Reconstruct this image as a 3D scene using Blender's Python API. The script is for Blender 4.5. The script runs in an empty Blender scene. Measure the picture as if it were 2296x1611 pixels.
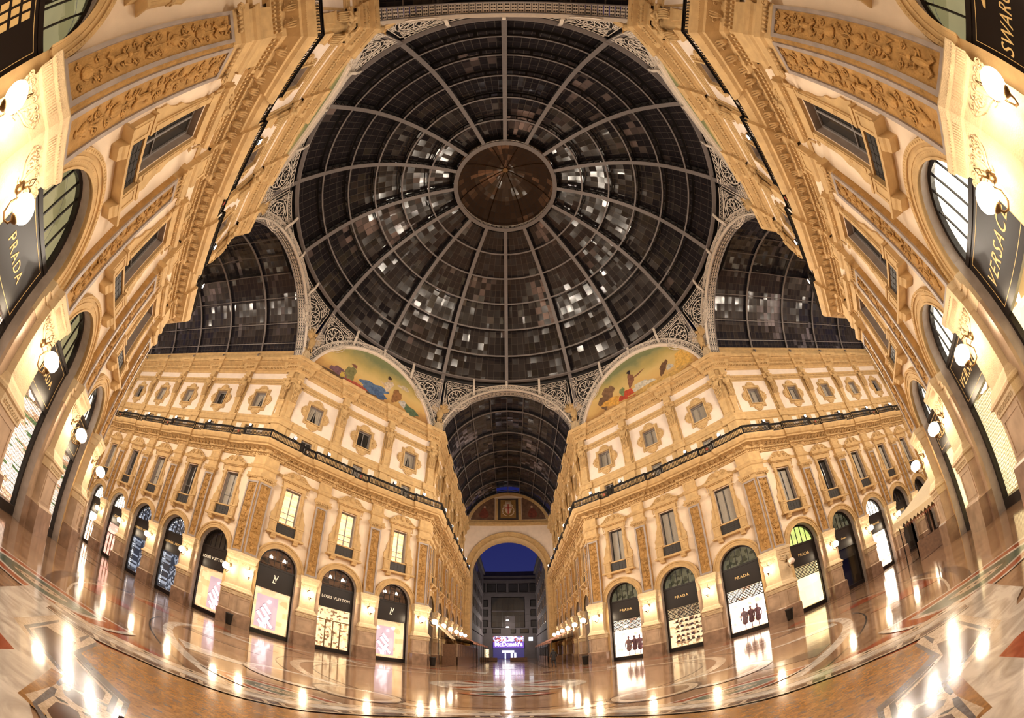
import bpy, math, random
from mathutils import Vector, Matrix, noise
R=math.radians; PI=math.pi; D=.5**.5
sc=bpy.context.scene; COL=sc.collection
random.seed(7)
# ---------------------------------------------------------------- camera
CX,CY,H=.13,-16.835,1.429
YAW,PITCH,ROLL=.015,.746,.018
cam=bpy.data.cameras.new('camera'); cam.type='PANO'
cam.sensor_fit='HORIZONTAL'; cam.sensor_width=36; cam.clip_start=.05; cam.clip_end=500
cam.panorama_type='FISHEYE_EQUISOLID'
cam.fisheye_lens=907.26/2296*36; cam.fisheye_fov=R(220)
co=bpy.data.objects.new('camera',cam); COL.objects.link(co); sc.camera=co
_X=Vector((math.cos(YAW),-math.sin(YAW),0)); _F0=Vector((math.sin(YAW),math.cos(YAW),0)); _Z=Vector((0,0,1))
_F=_F0*math.cos(PITCH)+_Z*math.sin(PITCH); _U=-_F0*math.sin(PITCH)+_Z*math.cos(PITCH)
_c,_s=math.cos(ROLL),math.sin(ROLL)
_R=_X*_c-_U*_s; _V=_X*_s+_U*_c
co.matrix_world=Matrix(((_R.x,_V.x,-_F.x,CX),(_R.y,_V.y,-_F.y,CY),(_R.z,_V.z,-_F.z,H),(0,0,0,1)))
# ---------------------------------------------------------------- view, world
sc.view_settings.view_transform='Standard'; sc.view_settings.look='None'
sc.view_settings.exposure=0.0; sc.view_settings.gamma=1
sc.cycles.max_bounces=6; sc.cycles.diffuse_bounces=3; sc.cycles.glossy_bounces=3; sc.cycles.transparent_max_bounces=6
sc.cycles.transmission_bounces=2; sc.cycles.caustics_reflective=False; sc.cycles.caustics_refractive=False
sc.cycles.sample_clamp_indirect=4; sc.cycles.use_denoising=True
w=bpy.data.worlds.new('dusk_sky'); sc.world=w; w.use_nodes=True
nt=w.node_tree; bg=nt.nodes['Background']
tc=nt.nodes.new('ShaderNodeTexCoord'); sp=nt.nodes.new('ShaderNodeSeparateXYZ'); rp=nt.nodes.new('ShaderNodeValToRGB')
nt.links.new(tc.outputs['Generated'],sp.inputs[0]); nt.links.new(sp.outputs['Z'],rp.inputs[0]); nt.links.new(rp.outputs[0],bg.inputs[0])
rp.color_ramp.elements[0].color=(.030,.035,.14,1); rp.color_ramp.elements[1].color=(.008,.010,.085,1); rp.color_ramp.elements[1].position=.5
bg.inputs[1].default_value=1.0
LAMP_C=(1,.79,.54); FLOOD_C=(1,.86,.69)
LAMP_E=52.0      # globe emission
FLOOD_W=3150.    # balcony floodlights
ACROSS_W=0.
# ---------------------------------------------------------------- materials
def mat(name,col,rough=.6,metal=0,emis=None,es=0,var=0,vs=3,bump=0,bs=20,spec=.5,kind='noise',coat=0,dist=.02):
    m=bpy.data.materials.new(name); m.use_nodes=True; n=m.node_tree.nodes; l=m.node_tree.links
    b=n['Principled BSDF']; b.inputs['Base Color'].default_value=(*col,1); b.inputs['Roughness'].default_value=rough
    b.inputs['Metallic'].default_value=metal; b.inputs['Specular IOR Level'].default_value=spec
    if coat: b.inputs['Coat Weight'].default_value=coat; b.inputs['Coat Roughness'].default_value=.05
    if emis: b.inputs['Emission Color'].default_value=(*emis,1); b.inputs['Emission Strength'].default_value=es
    if var or bump:
        g=n.new('ShaderNodeNewGeometry'); t=n.new('ShaderNodeTexNoise'); t.inputs['Scale'].default_value=vs; t.inputs['Detail'].default_value=5
        l.new(g.outputs['Position'],t.inputs['Vector'])
        if var:
            r=n.new('ShaderNodeValToRGB'); r.color_ramp.elements[0].position=.3; r.color_ramp.elements[1].position=.7
            r.color_ramp.elements[0].color=(*[c*(1-var) for c in col],1); r.color_ramp.elements[1].color=(*[min(1,c*(1+var*.5)) for c in col],1)
            l.new(t.outputs['Fac'],r.inputs[0]); l.new(r.outputs[0],b.inputs['Base Color'])
        if bump:
            t2=n.new('ShaderNodeTexVoronoi' if kind=='vor' else 'ShaderNodeTexNoise'); t2.inputs['Scale'].default_value=bs
            l.new(g.outputs['Position'],t2.inputs['Vector'])
            bp=n.new('ShaderNodeBump'); bp.inputs['Strength'].default_value=bump; bp.inputs['Distance'].default_value=dist
            l.new(t2.outputs[0],bp.inputs['Height']); l.new(bp.outputs[0],b.inputs['Normal'])
    return m
M={}
M['stucco']=mat('stucco',(.76,.62,.47),.85,var=.10,vs=1.2,bump=.15,bs=30,spec=.2)
M['stuccop']=mat('stucco_pale',(.80,.68,.58),.85,var=.08,vs=1.5,spec=.2)
M['stone']=mat('carved_stone',(.55,.37,.175),.75,var=.18,vs=2.5,bump=.3,bs=24,spec=.25)
M['stoned']=mat('ochre_relief_stone',(.44,.25,.085),.75,var=.25,vs=4,bump=.6,bs=18,spec=.25,kind='vor',dist=.03)
M['ashlar']=mat('pier_marble',(.43,.30,.20),.35,var=.25,vs=1.8,spec=.4)
M['ashlard']=mat('plinth_marble',(.26,.16,.105),.25,var=.3,vs=2.2,spec=.5)
M['pale']=mat('pale_capital_stone',(.60,.46,.29),.7,var=.12,vs=4,bump=.4,bs=30,spec=.3,kind='vor')
M['greyst']=mat('grey_marble_border',(.33,.27,.235),.55,var=.2,vs=3)
M['iron']=mat('black_iron',(.018,.015,.014),.4,metal=.6)
M['rib']=mat('grey_painted_iron',(.19,.165,.16),.5,metal=.2,var=.1,vs=5)
M['web']=mat('dark_painted_iron',(.030,.027,.027),.55,metal=.3)
M['cream']=mat('cream_painted_iron',(.66,.58,.50),.5,var=.08,vs=5)
M['bronze']=mat('bronze',(.18,.11,.05),.35,metal=.9)
M['black']=mat('black_lacquer',(.012,.008,.007),.32,spec=.3)
M['frame']=mat('dark_window_frame',(.03,.026,.024),.35)
M['greyf']=mat('grey_window_frame',(.24,.22,.21),.5)
M['gold']=mat('gilt_lettering',(.80,.57,.25),.45,metal=.2)
M['white']=mat('white_lettering',(.8,.72,.6),.4,emis=(1,.9,.7),es=.25)
M['wood']=mat('brown_wood',(.17,.085,.045),.5,var=.3,vs=6)
M['mesh']=mat('dark_slatted_panel',(.022,.017,.013),.6)
M['curtain']=mat('pale_curtain',(.40,.36,.30),.8,var=.1,vs=10)
M['dim']=mat('dark_room',(.05,.04,.03),.8)
M['globe']=mat('lit_glass_globe',(.9,.85,.8),.2,emis=LAMP_C,es=LAMP_E)
M['flood']=mat('floodlight_lens',(.9,.9,.9),.2,emis=(1,.93,.85),es=30)
M['spot']=mat('bulb_and_bag_glow',(.9,.9,.9),.2,emis=(1,.9,.75),es=9)
M['figure']=M['stone']
M['awn']=mat('cream_awning_canvas',(.62,.50,.32),.8,var=.06,vs=6)
M['awnr']=mat('faded_red_awning_canvas',(.52,.24,.17),.8,var=.1,vs=6)
M['asph']=mat('facade_grey_render',(.10,.085,.085),.85,var=.15,vs=.6)
M['cloth']=mat('dark_coat',(.012,.011,.014),.8)
M['skin']=mat('skin',(.45,.28,.2),.6)
M['hair']=mat('brown_hair',(.03,.018,.012),.6)
def glass(name,tint=(1,1,1),mixf=.12,rough=.03):
    m=bpy.data.materials.new(name); m.use_nodes=True; n=m.node_tree.nodes; l=m.node_tree.links
    n.clear(); o=n.new('ShaderNodeOutputMaterial'); t=n.new('ShaderNodeBsdfTransparent'); g=n.new('ShaderNodeBsdfGlossy'); mx=n.new('ShaderNodeMixShader'); lw=n.new('ShaderNodeLayerWeight'); lw.inputs[0].default_value=.5; f=n.new('ShaderNodeMath'); f.operation='POWER'; f.inputs[1].default_value=4.5; l.new(lw.outputs['Facing'],f.inputs[0])
    t.inputs[0].default_value=(*tint,1); g.inputs['Roughness'].default_value=rough
    ad=n.new('ShaderNodeMath'); ad.inputs[1].default_value=mixf; l.new(f.outputs[0],ad.inputs[0]); l.new(ad.outputs[0],mx.inputs[0])
    l.new(t.outputs[0],mx.inputs[1]); l.new(g.outputs[0],mx.inputs[2]); l.new(mx.outputs[0],o.inputs[0]); return m
M['glass']=glass('window_glass',(.9,.9,.9),.04)
M['dglass']=mat('dark_window_glass',(.035,.032,.03),.08,spec=.8)
def lit(name,ca,cb,es,sx=3,sy=4,seed=0,off=.0,dark=None):
    """a lit shop or room interior: shelves and goods as a cell pattern"""
    m=bpy.data.materials.new(name); m.use_nodes=True; n=m.node_tree.nodes; l=m.node_tree.links
    b=n['Principled BSDF']; b.inputs['Roughness'].default_value=.7
    tcn=n.new('ShaderNodeTexCoord'); mp=n.new('ShaderNodeMapping'); mp.inputs['Scale'].default_value=(sx,1,sy); mp.inputs['Location'].default_value=(seed,0,seed*.7)
    l.new(tcn.outputs['Object'],mp.inputs[0])
    v=n.new('ShaderNodeTexVoronoi'); v.distance='CHEBYCHEV'; v.inputs['Scale'].default_value=1; v.inputs['Randomness'].default_value=.8; l.new(mp.outputs[0],v.inputs['Vector'])
    r=n.new('ShaderNodeValToRGB'); e=r.color_ramp.elements; e[0].color=(*cb,1); e[0].position=.25+off; e[1].color=(*ca,1); e[1].position=.5+off
    if dark: x=e.new(.1); x.color=(*dark,1)
    sx_=n.new('ShaderNodeSeparateColor'); l.new(v.outputs['Color'],sx_.inputs[0]); l.new(sx_.outputs[0],r.inputs[0])
    l.new(r.outputs[0],b.inputs['Base Color']); l.new(r.outputs[0],b.inputs['Emission Color']); b.inputs['Emission Strength'].default_value=es
    return m
M['lit_white']=lit('bright_shop_interior',(1,.88,.72),(1,.80,.62),4.0,3.4,4.5,1,dark=(.55,.30,.20))
M['lit_cream']=lit('cream_shop_interior',(1,.82,.52),(.80,.56,.30),1.25,5.5,6,2,dark=(.25,.13,.07))
M['lit_lv']=lit('cream_boutique_interior',(1,.80,.50),(.85,.62,.34),.85,1.1,2.3,4)
M['lit_yellow']=lit('yellow_shop_interior',(1,.86,.52),(.90,.74,.42),1.9,.8,.8,6)
M['lit_pink']=lit('pink_shop_interior',(1,.70,.60),(.90,.52,.42),1.2,1.4,4,3)
M['lit_blue']=lit('dim_blue_shop_interior',(.50,.56,.68),(.05,.055,.07),.75,9,6,4,off=.32)
M['lit_green']=lit('green_lit_room',(.62,.70,.24),(.50,.58,.18),1.1,2,3,5)
M['lit_goods']=lit('shop_goods_behind_grille',(1,.88,.76),(.85,.45,.28),2.0,11,9,8,dark=(.08,.16,.06))
M['lit_room']=lit('lit_upper_room',(1,.80,.48),(.92,.62,.30),.85,1.5,5.2,9)
M['lit_fan']=lit('lit_fanlight_room',(1,.93,.78),(1,.88,.68),3.2,1,1,9)
M['lit_fand']=lit('dim_fanlight_room',(.16,.08,.04),(.03,.018,.012),.35,2,5,2)
M['lit_fanm']=lit('half_lit_fanlight_room',(.34,.31,.17),(.24,.22,.11),.8,.8,1.6,4)
M['lit_fang']=lit('dim_green_fanlight_room',(.20,.20,.13),(.05,.055,.03),.4,3,3,4)
M['mall']=lit('street_shop_lights',(.75,.75,1),(.10,.09,.30),.45,3,2.2,4,dark=(.4,.05,.05))
# glass roof: reflected light painted into panes as paler colour, bars between, from UV
def panes(name,base,hi,nu,nv,thr,seed=0,warm=(.30,.18,.10)):
    m=bpy.data.materials.new(name); m.use_nodes=True; n=m.node_tree.nodes; l=m.node_tree.links
    b=n['Principled BSDF']; b.inputs['Roughness'].default_value=.14; b.inputs['Specular IOR Level'].default_value=.5
    uv=n.new('ShaderNodeUVMap'); mp=n.new('ShaderNodeMapping'); mp.inputs['Scale'].default_value=(nu,nv,1); l.new(uv.outputs[0],mp.inputs[0])
    fl=n.new('ShaderNodeVectorMath'); fl.operation='FLOOR'; l.new(mp.outputs[0],fl.inputs[0])
    ad=n.new('ShaderNodeVectorMath'); ad.operation='ADD'; ad.inputs[1].default_value=(seed,seed*2,0); l.new(fl.outputs[0],ad.inputs[0])
    wn=n.new('ShaderNodeTexWhiteNoise'); l.new(ad.outputs[0],wn.inputs['Vector'])
    cl=n.new('ShaderNodeTexNoise'); cl.inputs['Scale'].default_value=.085; cl.inputs['Detail'].default_value=1.5; cl.inputs['Roughness'].default_value=.4; l.new(ad.outputs[0],cl.inputs['Vector'])
    s=n.new('ShaderNodeMath'); s.operation='MULTIPLY_ADD'; s.inputs[1].default_value=.22; l.new(wn.outputs['Value'],s.inputs[0]); l.new(cl.outputs['Fac'],s.inputs[2])
    r=n.new('ShaderNodeValToRGB'); e=r.color_ramp.elements
    e[0].color=(*base,1); e[0].position=thr; e[1].color=(*hi,1); e[1].position=thr+.17
    x=e.new(thr+.07); x.color=(*[(p*.6+q*.4) for p,q in zip(base,hi)],1)
    l.new(s.outputs[0],r.inputs[0])
    # bars
    fr=n.new('ShaderNodeVectorMath'); fr.operation='FRACTION'; l.new(mp.outputs[0],fr.inputs[0]); sp=n.new('ShaderNodeSeparateXYZ'); l.new(fr.outputs[0],sp.inputs[0])
    def edge(o,w):
        a=n.new('ShaderNodeMath'); a.operation='LESS_THAN'; a.inputs[1].default_value=w; l.new(sp.outputs[o],a.inputs[0]); return a
    ex,ey=edge('X',.09),edge('Y',.04)
    mxx=n.new('ShaderNodeMath'); mxx.operation='MAXIMUM'; l.new(ex.outputs[0],mxx.inputs[0]); l.new(ey.outputs[0],mxx.inputs[1])
    mc=n.new('ShaderNodeMix'); mc.data_type='RGBA'; l.new(mxx.outputs[0],mc.inputs['Factor']); l.new(r.outputs[0],mc.inputs['A']); mc.inputs['B'].default_value=(.055,.047,.043,1)
    # each pane leans a little differently in its bars
    g=n.new('ShaderNodeNewGeometry'); s1=n.new('ShaderNodeVectorMath'); s1.operation='SUBTRACT'; s1.inputs[1].default_value=(.5,.5,.5); l.new(wn.outputs['Color'],s1.inputs[0])
    s2=n.new('ShaderNodeVectorMath'); s2.operation='SCALE'; s2.inputs['Scale'].default_value=.16; l.new(s1.outputs[0],s2.inputs[0])
    s3=n.new('ShaderNodeVectorMath'); l.new(g.outputs['Normal'],s3.inputs[0]); l.new(s2.outputs[0],s3.inputs[1])
    s4=n.new('ShaderNodeVectorMath'); s4.operation='NORMALIZE'; l.new(s3.outputs[0],s4.inputs[0]); l.new(s4.outputs[0],b.inputs['Normal'])
    l.new(mc.outputs['Result'],b.inputs['Base Color'])
    return m
M['pane_dome']=panes('dome_glass_painted_glints',(.016,.013,.015),(.40,.29,.26),1,1,.77,3)
M['pane_vault']=panes('vault_glass_painted_glints',(.020,.018,.024),(.26,.23,.26),1,1,.73,11)
M['pane_lantern']=panes('lantern_glass_painted_glints',(.075,.045,.03),(.36,.20,.12),1,1,.66,5)
# marbles for the floor
def marble(name,ca,cb,scale=1.5,rough=.16,vein=(.3,.25,.22),spk=0):
    m=bpy.data.materials.new(name); m.use_nodes=True; n=m.node_tree.nodes; l=m.node_tree.links
    b=n['Principled BSDF']; b.inputs['Specular IOR Level'].default_value=.65; b.inputs['IOR'].default_value=1.55
    g=n.new('ShaderNodeNewGeometry'); t=n.new('ShaderNodeTexNoise'); t.inputs['Scale'].default_value=scale; t.inputs['Detail'].default_value=8; t.inputs['Distortion'].default_value=1.5
    l.new(g.outputs['Position'],t.inputs['Vector'])
    r=n.new('ShaderNodeValToRGB'); e=r.color_ramp.elements; e[0].position=.35; e[0].color=(*ca,1); e[1].position=.62; e[1].color=(*cb,1)
    x=e.new(.5); x.color=(*[(p+q)/2 for p,q in zip(ca,cb)],1)
    l.new(t.outputs['Fac'],r.inputs[0]); last=r.outputs[0]
    if spk:
        v=n.new('ShaderNodeTexVoronoi'); v.inputs['Scale'].default_value=spk; l.new(g.outputs['Position'],v.inputs['Vector'])
        sc_=n.new('ShaderNodeSeparateColor'); l.new(v.outputs['Color'],sc_.inputs[0])
        mx=n.new('ShaderNodeMix'); mx.data_type='RGBA'; mx.blend_type='MULTIPLY'; mx.inputs['Factor'].default_value=.55
        r2=n.new('ShaderNodeValToRGB'); r2.color_ramp.elements[0].color=(.45,.4,.35,1); l.new(sc_.outputs[0],r2.inputs[0])
        l.new(last,mx.inputs['A']); l.new(r2.outputs[0],mx.inputs['B']); last=mx.outputs['Result']
    l.new(last,b.inputs['Base Color'])
    t2=n.new('ShaderNodeTexNoise'); t2.inputs['Scale'].default_value=2.2; t2.inputs['Detail'].default_value=3; l.new(g.outputs['Position'],t2.inputs['Vector'])
    mr=n.new('ShaderNodeMapRange'); mr.inputs['To Min'].default_value=rough*.6; mr.inputs['To Max'].default_value=rough*1.35; l.new(t2.outputs['Fac'],mr.inputs[0]); l.new(mr.outputs[0],b.inputs['Roughness'])
    bp=n.new('ShaderNodeBump'); bp.inputs['Strength'].default_value=.06; bp.inputs['Distance'].default_value=.02; l.new(t2.outputs['Fac'],bp.inputs['Height']); l.new(bp.outputs[0],b.inputs['Normal'])
    return m
M['f_beige']=marble('warm_beige_floor_marble',(.19,.10,.055),(.31,.185,.11),rough=.09)
M['f_white']=marble('white_veined_floor_marble',(.34,.28,.235),(.60,.52,.45),2.2,rough=.09)
M['f_red']=marble('red_floor_marble',(.24,.055,.022),(.32,.085,.04),4,rough=.09)
M['f_brown']=marble('brown_floor_mosaic',(.05,.018,.012),(.085,.032,.022),6,spk=45)
M['f_dark']=marble('black_floor_mosaic',(.008,.006,.006),(.02,.015,.013),6,spk=45)
M['f_slate']=marble('slate_grey_floor_mosaic',(.06,.055,.065),(.12,.11,.12),6,spk=45)
M['f_cream']=marble('cream_floor_mosaic',(.44,.33,.23),(.55,.42,.31),6,spk=45)
M['f_ochre']=marble('ochre_terrazzo',(.20,.085,.018),(.33,.155,.04),7,rough=.16,spk=38)
M['f_green']=marble('green_floor_marble',(.05,.07,.05),(.09,.11,.08),6)
# ---------------------------------------------------------------- mesh helper
class MB:
    def __init__(s): s.v=[]; s.f=[]; s.m=[]; s.uv={}
    def add(s,vs,fs,mi=0):
        b=len(s.v); s.v+= [tuple(v) for v in vs]; s.f+=[tuple(i+b for i in f) for f in fs]; s.m+=[mi]*len(fs); return b
    def box(s,x0,x1,y0,y1,z0,z1,mi=0):
        s.add([(x0,y0,z0),(x1,y0,z0),(x1,y1,z0),(x0,y1,z0),(x0,y0,z1),(x1,y0,z1),(x1,y1,z1),(x0,y1,z1)],
              [(0,3,2,1),(4,5,6,7),(0,1,5,4),(1,2,6,5),(2,3,7,6),(3,0,4,7)],mi)
    def loft(s,rings,mi=0,cap0=True,cap1=True,closed=True):
        n=len(rings[0]); b=len(s.v)
        vs=[p for r in rings for p in r]; fs=[]
        for i in range(len(rings)-1):
            for j in range(n if closed else n-1):
                k=(j+1)%n; fs.append((i*n+j,i*n+k,(i+1)*n+k,(i+1)*n+j))
        if cap0 and closed: fs.append(tuple(range(n))[::-1])
        if cap1 and closed: fs.append(tuple((len(rings)-1)*n+i for i in range(n)))
        s.add(vs,fs,mi)
    def prism(s,poly,y0,y1,mi=0):  # poly in x,z ; extruded in y
        s.loft([[(x,y0,z) for x,z in poly],[(x,y1,z) for x,z in poly]],mi)
    def bridge(s,o,i,y0,y1,mi=0): # ring between outer and inner outlines (x,z), closed, front at y1
        n=len(o); vs=[(x,y1,z) for x,z in o]+[(x,y1,z) for x,z in i]+[(x,y0,z) for x,z in o]+[(x,y0,z) for x,z in i]; fs=[]
        for a in range(n):
            b=(a+1)%n; fs+= [(a,b,n+b,n+a),(2*n+a,2*n+b,b,a),(n+a,n+b,3*n+b,3*n+a)]
        s.add(vs,fs,mi)
    def tube(s,pts,r,n=6,mi=0,caps=True,closed=False):
        pts=[Vector(p) for p in pts]; rr=r if isinstance(r,(list,tuple)) else [r]*len(pts); rings=[]; L=len(pts)
        up=Vector((0,0,1))
        for i,p in enumerate(pts):
            if closed: d=pts[(i+1)%L]-pts[i-1]
            else: d=pts[min(i+1,L-1)]-pts[max(i-1,0)]
            if d.length<1e-9: d=Vector((0,0,1))
            d.normalize(); u=up if abs(d.z)<.95 else Vector((1,0,0))
            a=d.cross(u).normalized(); b=d.cross(a)
            rings.append([tuple(p+a*(rr[i]*math.cos(2*PI*k/n))+b*(rr[i]*math.sin(2*PI*k/n))) for k in range(n)])
        if closed: rings.append(rings[0])
        s.loft(rings,mi,caps and not closed,caps and not closed)
    def lathe(s,prof,n=16,c=(0,0,0),sx=1,sy=1,mi=0):
        s.loft([[(c[0]+r*sx*math.cos(2*PI*k/n),c[1]+r*sy*math.sin(2*PI*k/n),c[2]+z) for k in range(n)] for r,z in prof],mi)
    def ball(s,c,r,n=10,m=6,mi=0,sc=(1,1,1)):
        s.loft([[(c[0]+r*sc[0]*math.sin(PI*i/m)*math.cos(2*PI*k/n),c[1]+r*sc[1]*math.sin(PI*i/m)*math.sin(2*PI*k/n),c[2]-r*sc[2]*math.cos(PI*i/m)) for k in range(n)] for i in range(1,m)],mi)
    def torus_xz(s,cx,cz,y,Rr,r,n=12,k=4,mi=0,a0=0,a1=2*PI):
        full=abs(a1-a0)>6.2
        pts=[(cx+Rr*math.cos(a0+(a1-a0)*i/n),y,cz+Rr*math.sin(a0+(a1-a0)*i/n)) for i in range(n if full else n+1)]
        s.tube(pts,r,k,mi,closed=full)
    def spiral(s,cx,cz,y,r0,turns,r,sgn=1,n=18,mi=0,a0=0):
        pts=[(cx+sgn*(r0*(1-i/n*.85))*math.cos(a0+2*PI*turns*i/n),y,cz+(r0*(1-i/n*.85))*math.sin(a0+2*PI*turns*i/n)) for i in range(n+1)]
        s.tube(pts,r,5,mi)
    def build(s,name,mats,parent=None,smooth=False,mx=None):
        me=bpy.data.meshes.new(name); me.from_pydata(s.v,[],s.f); 
        for mm in (mats if isinstance(mats,(list,tuple)) else [mats]): me.materials.append(M[mm] if isinstance(mm,str) else mm)
        if any(s.m): me.polygons.foreach_set('material_index',s.m)
        if s.uv:
            ul=me.uv_layers.new(name='UVMap')
            for p in me.polygons:
                if p.index in s.uv:
                    for li,u in zip(p.loop_indices,s.uv[p.index]): ul.data[li].uv=u
        me.validate(); me.update()
        import bmesh as _bm
        b=_bm.new(); b.from_mesh(me); _bm.ops.recalc_face_normals(b,faces=b.faces[:]) if not s.uv else None; b.to_mesh(me); b.free()
        if smooth: me.shade_smooth() if hasattr(me,'shade_smooth') else [setattr(p,'use_smooth',True) for p in me.polygons]
        return link(name,me,parent,mx)
def link(name,me,parent=None,mx=None):
    o=bpy.data.objects.new(name,me); COL.objects.link(o)
    if parent is not None: o.parent=parent
    if mx is not None: o.matrix_local=mx
    return o
def tag(o,label,cat,group=None,kind=None):
    o['label']=label; o['category']=cat
    if group: o['group']=group
    if kind: o['kind']=kind
    return o
def empty(name,mx):
    o=bpy.data.objects.new(name,None); COL.objects.link(o); o.matrix_world=mx; o.empty_display_size=.3; return o
def copytree(o,mx):
    c=o.copy(); COL.objects.link(c); c.matrix_world=mx
    for ch in o.children:
        d=ch.copy(); COL.objects.link(d); d.parent=c; d.matrix_local=ch.matrix_local.copy()
        for g in ch.children:
            e=g.copy(); COL.objects.link(e); e.parent=d; e.matrix_local=g.matrix_local.copy()
    return c
# ---------------------------------------------------------------- plan
A,S=18.3,7.256; HV=(A-S)*D   # half length of an angled facade 7.81
BW=4.95; OA=3.04; DW=5.0
def rot(a,p): c,s_=math.cos(a),math.sin(a); return (p[0]*c-p[1]*s_,p[0]*s_+p[1]*c)
class Fac:
    def __init__(s,key,blk,c,n,place,bays,ends):
        s.key=key; s.c=rot(blk,c); s.n=rot(blk,n); s.e=(s.n[1],-s.n[0]); s.place=place; s.bays=bays; s.ends=ends; s.blk=blk
    def w(s,t,o,z=0): return (s.c[0]+s.e[0]*t+s.n[0]*o,s.c[1]+s.e[1]*t+s.n[1]*o,z)
    def mx(s,t,o=0,z=0):
        e,n=s.e,s.n; x,y,_=s.w(t,o)
        return Matrix(((e[0],n[0],0,x),(e[1],n[1],0,y),(0,0,1,z),(0,0,0,1)))
def corner(i,o):
    if i==1: x=-(S-o); return (x,A+S-o/D+x)
    y=S-o; return (y-(A+S-o/D),y)
BL={'NW':(0,6,7),'NE':(-PI/2,7,6),'SW':(PI/2,6,2),'SE':(PI,2,6)}
PL={'NWA':'the left wall of the arm ahead','NWD':'the left angled facade','NWB':'the far wall of the left arm',
 'NEA':'the far wall of the right arm','NED':'the right angled facade','NEB':'the right wall of the arm ahead',
 'SWA':'the near wall of the left arm','SWD':'the near left facade','SWB':'the facade in the top left corner',
 'SEA':'the facade in the top right corner','SED':'the near right facade','SEB':'the near wall of the right arm'}
ORD=['first','second','third','fourth','fifth','sixth','seventh','eighth']
FACS={}
for b,(ang,na,nb) in BL.items():
    FACS[b+'A']=Fac(b+'A',ang,(-S,A),(1,0),PL[b+'A'],[-(OA+BW*k) for k in range(na)],(-(OA+BW*(na-.5)),0))
    FACS[b+'D']=Fac(b+'D',ang,(-(A+S)/2,(A+S)/2),(D,-D),PL[b+'D'],[-DW,0,DW],(-HV,HV))
    FACS[b+'B']=Fac(b+'B',ang,(-A,S),(0,-1),PL[b+'B'],[OA+BW*k for k in range(nb)],(0,OA+BW*(nb-.5)))
DET={'SWA':1,'SEB':1}   # the near walls of the side arms face away from the picture: only their first bay is fitted out
def dbays(F): return list(enumerate(F.bays))[:DET.get(F.key,99)]
def bayname(F,i):
    if F.key[2]=='D':
        # seen from the octagon +t is to the viewer's left
        return ['right','middle','left'][i]+' bay'
    return ORD[i]+' bay'
def pil_ts(F):
    if F.key[2]=='D': return [-2.5,2.5]
    sg=-1 if F.key[2]=='A' else 1
    return [sg*(OA+BW*(k+.5)) for k in range(len(F.bays)-0)]
def pil_name(F,i):
    if F.key[2]=='D': return ['right','left'][i]+' of two'
    return 'beyond the '+ORD[i]+' bay'
def block_path(b,o,oress,hw=.68,cw=1.25):
    """plan polyline of block b at offset o with breaks forward (oress) over the pilasters"""
    ang=BL[b][0]; FA,FD,FB=FACS[b+'A'],FACS[b+'D'],FACS[b+'B']; pts=[]
    def seg(F,t0,t1,brs):
        for t in brs:
            a,c=max(t-hw,t0),min(t+hw,t1)
            for tt,oo in ((a,o),(a,oress),(c,oress),(c,o)): pts.append(F.w(tt,oo)[:2])
    tA=FA.ends[0]; pts.append(FA.w(tA,o)[:2]); 
    seg(FA,tA,0,sorted([t for t in pil_ts(FA) if t-hw>tA+.05]))
    pts.append(FA.w(-cw,o)[:2]); pts.append(FA.w(-cw,oress)[:2])
    pts.append(rot(ang,corner(1,oress)))
    cd=cw+.0
    pts.append(FD.w(-HV+cd,oress)[:2]); pts.append(FD.w(-HV+cd,o)[:2])
    seg(FD,-HV,HV,[-2.5,2.5])
    pts.append(FD.w(HV-cd,o)[:2]); pts.append(FD.w(HV-cd,oress)[:2])
    pts.append(rot(ang,corner(2,oress)))
    pts.append(FB.w(cw,oress)[:2]); pts.append(FB.w(cw,o)[:2])
    tB=FB.ends[1]
    seg(FB,0,tB,[t for t in pil_ts(FB) if t+hw<tB-.05])
    pts.append(FB.w(tB,o)[:2])
    out=[pts[0]]
    for p in pts[1:]:
        if (p[0]-out[-1][0])**2+(p[1]-out[-1][1])**2>1e-6: out.append(p)
    return out
def sweep(mb,path,prof,mi=0):
    """profile (offset,z) swept along a plan path, offset to the left, mitred"""
    n=len(path); dirs=[]
    for i in range(n-1):
        dx,dy=path[i+1][0]-path[i][0],path[i+1][1]-path[i][1]; L=math.hypot(dx,dy); dirs.append((dx/L,dy/L))
    rings=[]
    for i in range(n):
        d0=dirs[max(i-1,0)]; d1=dirs[min(i,n-2)]
        n0=(-d0[1],d0[0]); n1=(-d1[1],d1[0]); k=1+n0[0]*n1[0]+n0[1]*n1[1]; mxx=((n0[0]+n1[0])/k,(n0[1]+n1[1])/k)
        rings.append([(path[i][0]+mxx[0]*o,path[i][1]+mxx[1]*o,z) for o,z in prof])
    mb.loft(rings,mi,False,False,closed=False)
def along(path,step,off,minlen=.3):
    """points spaced along each straight stretch, with direction"""
    for i in range(len(path)-1):
        (x0,y0),(x1,y1)=path[i],path[i+1]; L=math.hypot(x1-x0,y1-y0)
        if L<minlen: continue
        dx,dy=(x1-x0)/L,(y1-y0)/L; k=max(1,int(L/step))
        for j in range(k):
            u=(j+.5)*L/k; yield (x0+dx*u-dy*off,y0+dy*u+dx*off,dx,dy,j,k)
def obox(mb,x,y,dx,dy,hw,o0,o1,z0,z1,mi=0):
    q=[(-hw,o0),(hw,o0),(hw,o1),(-hw,o1)]; P=[(x+dx*a-dy*b,y+dy*a+dx*b) for a,b in q]
    mb.loft([[(*p,z0) for p in P],[(*p,z1) for p in P]],mi)
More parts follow.
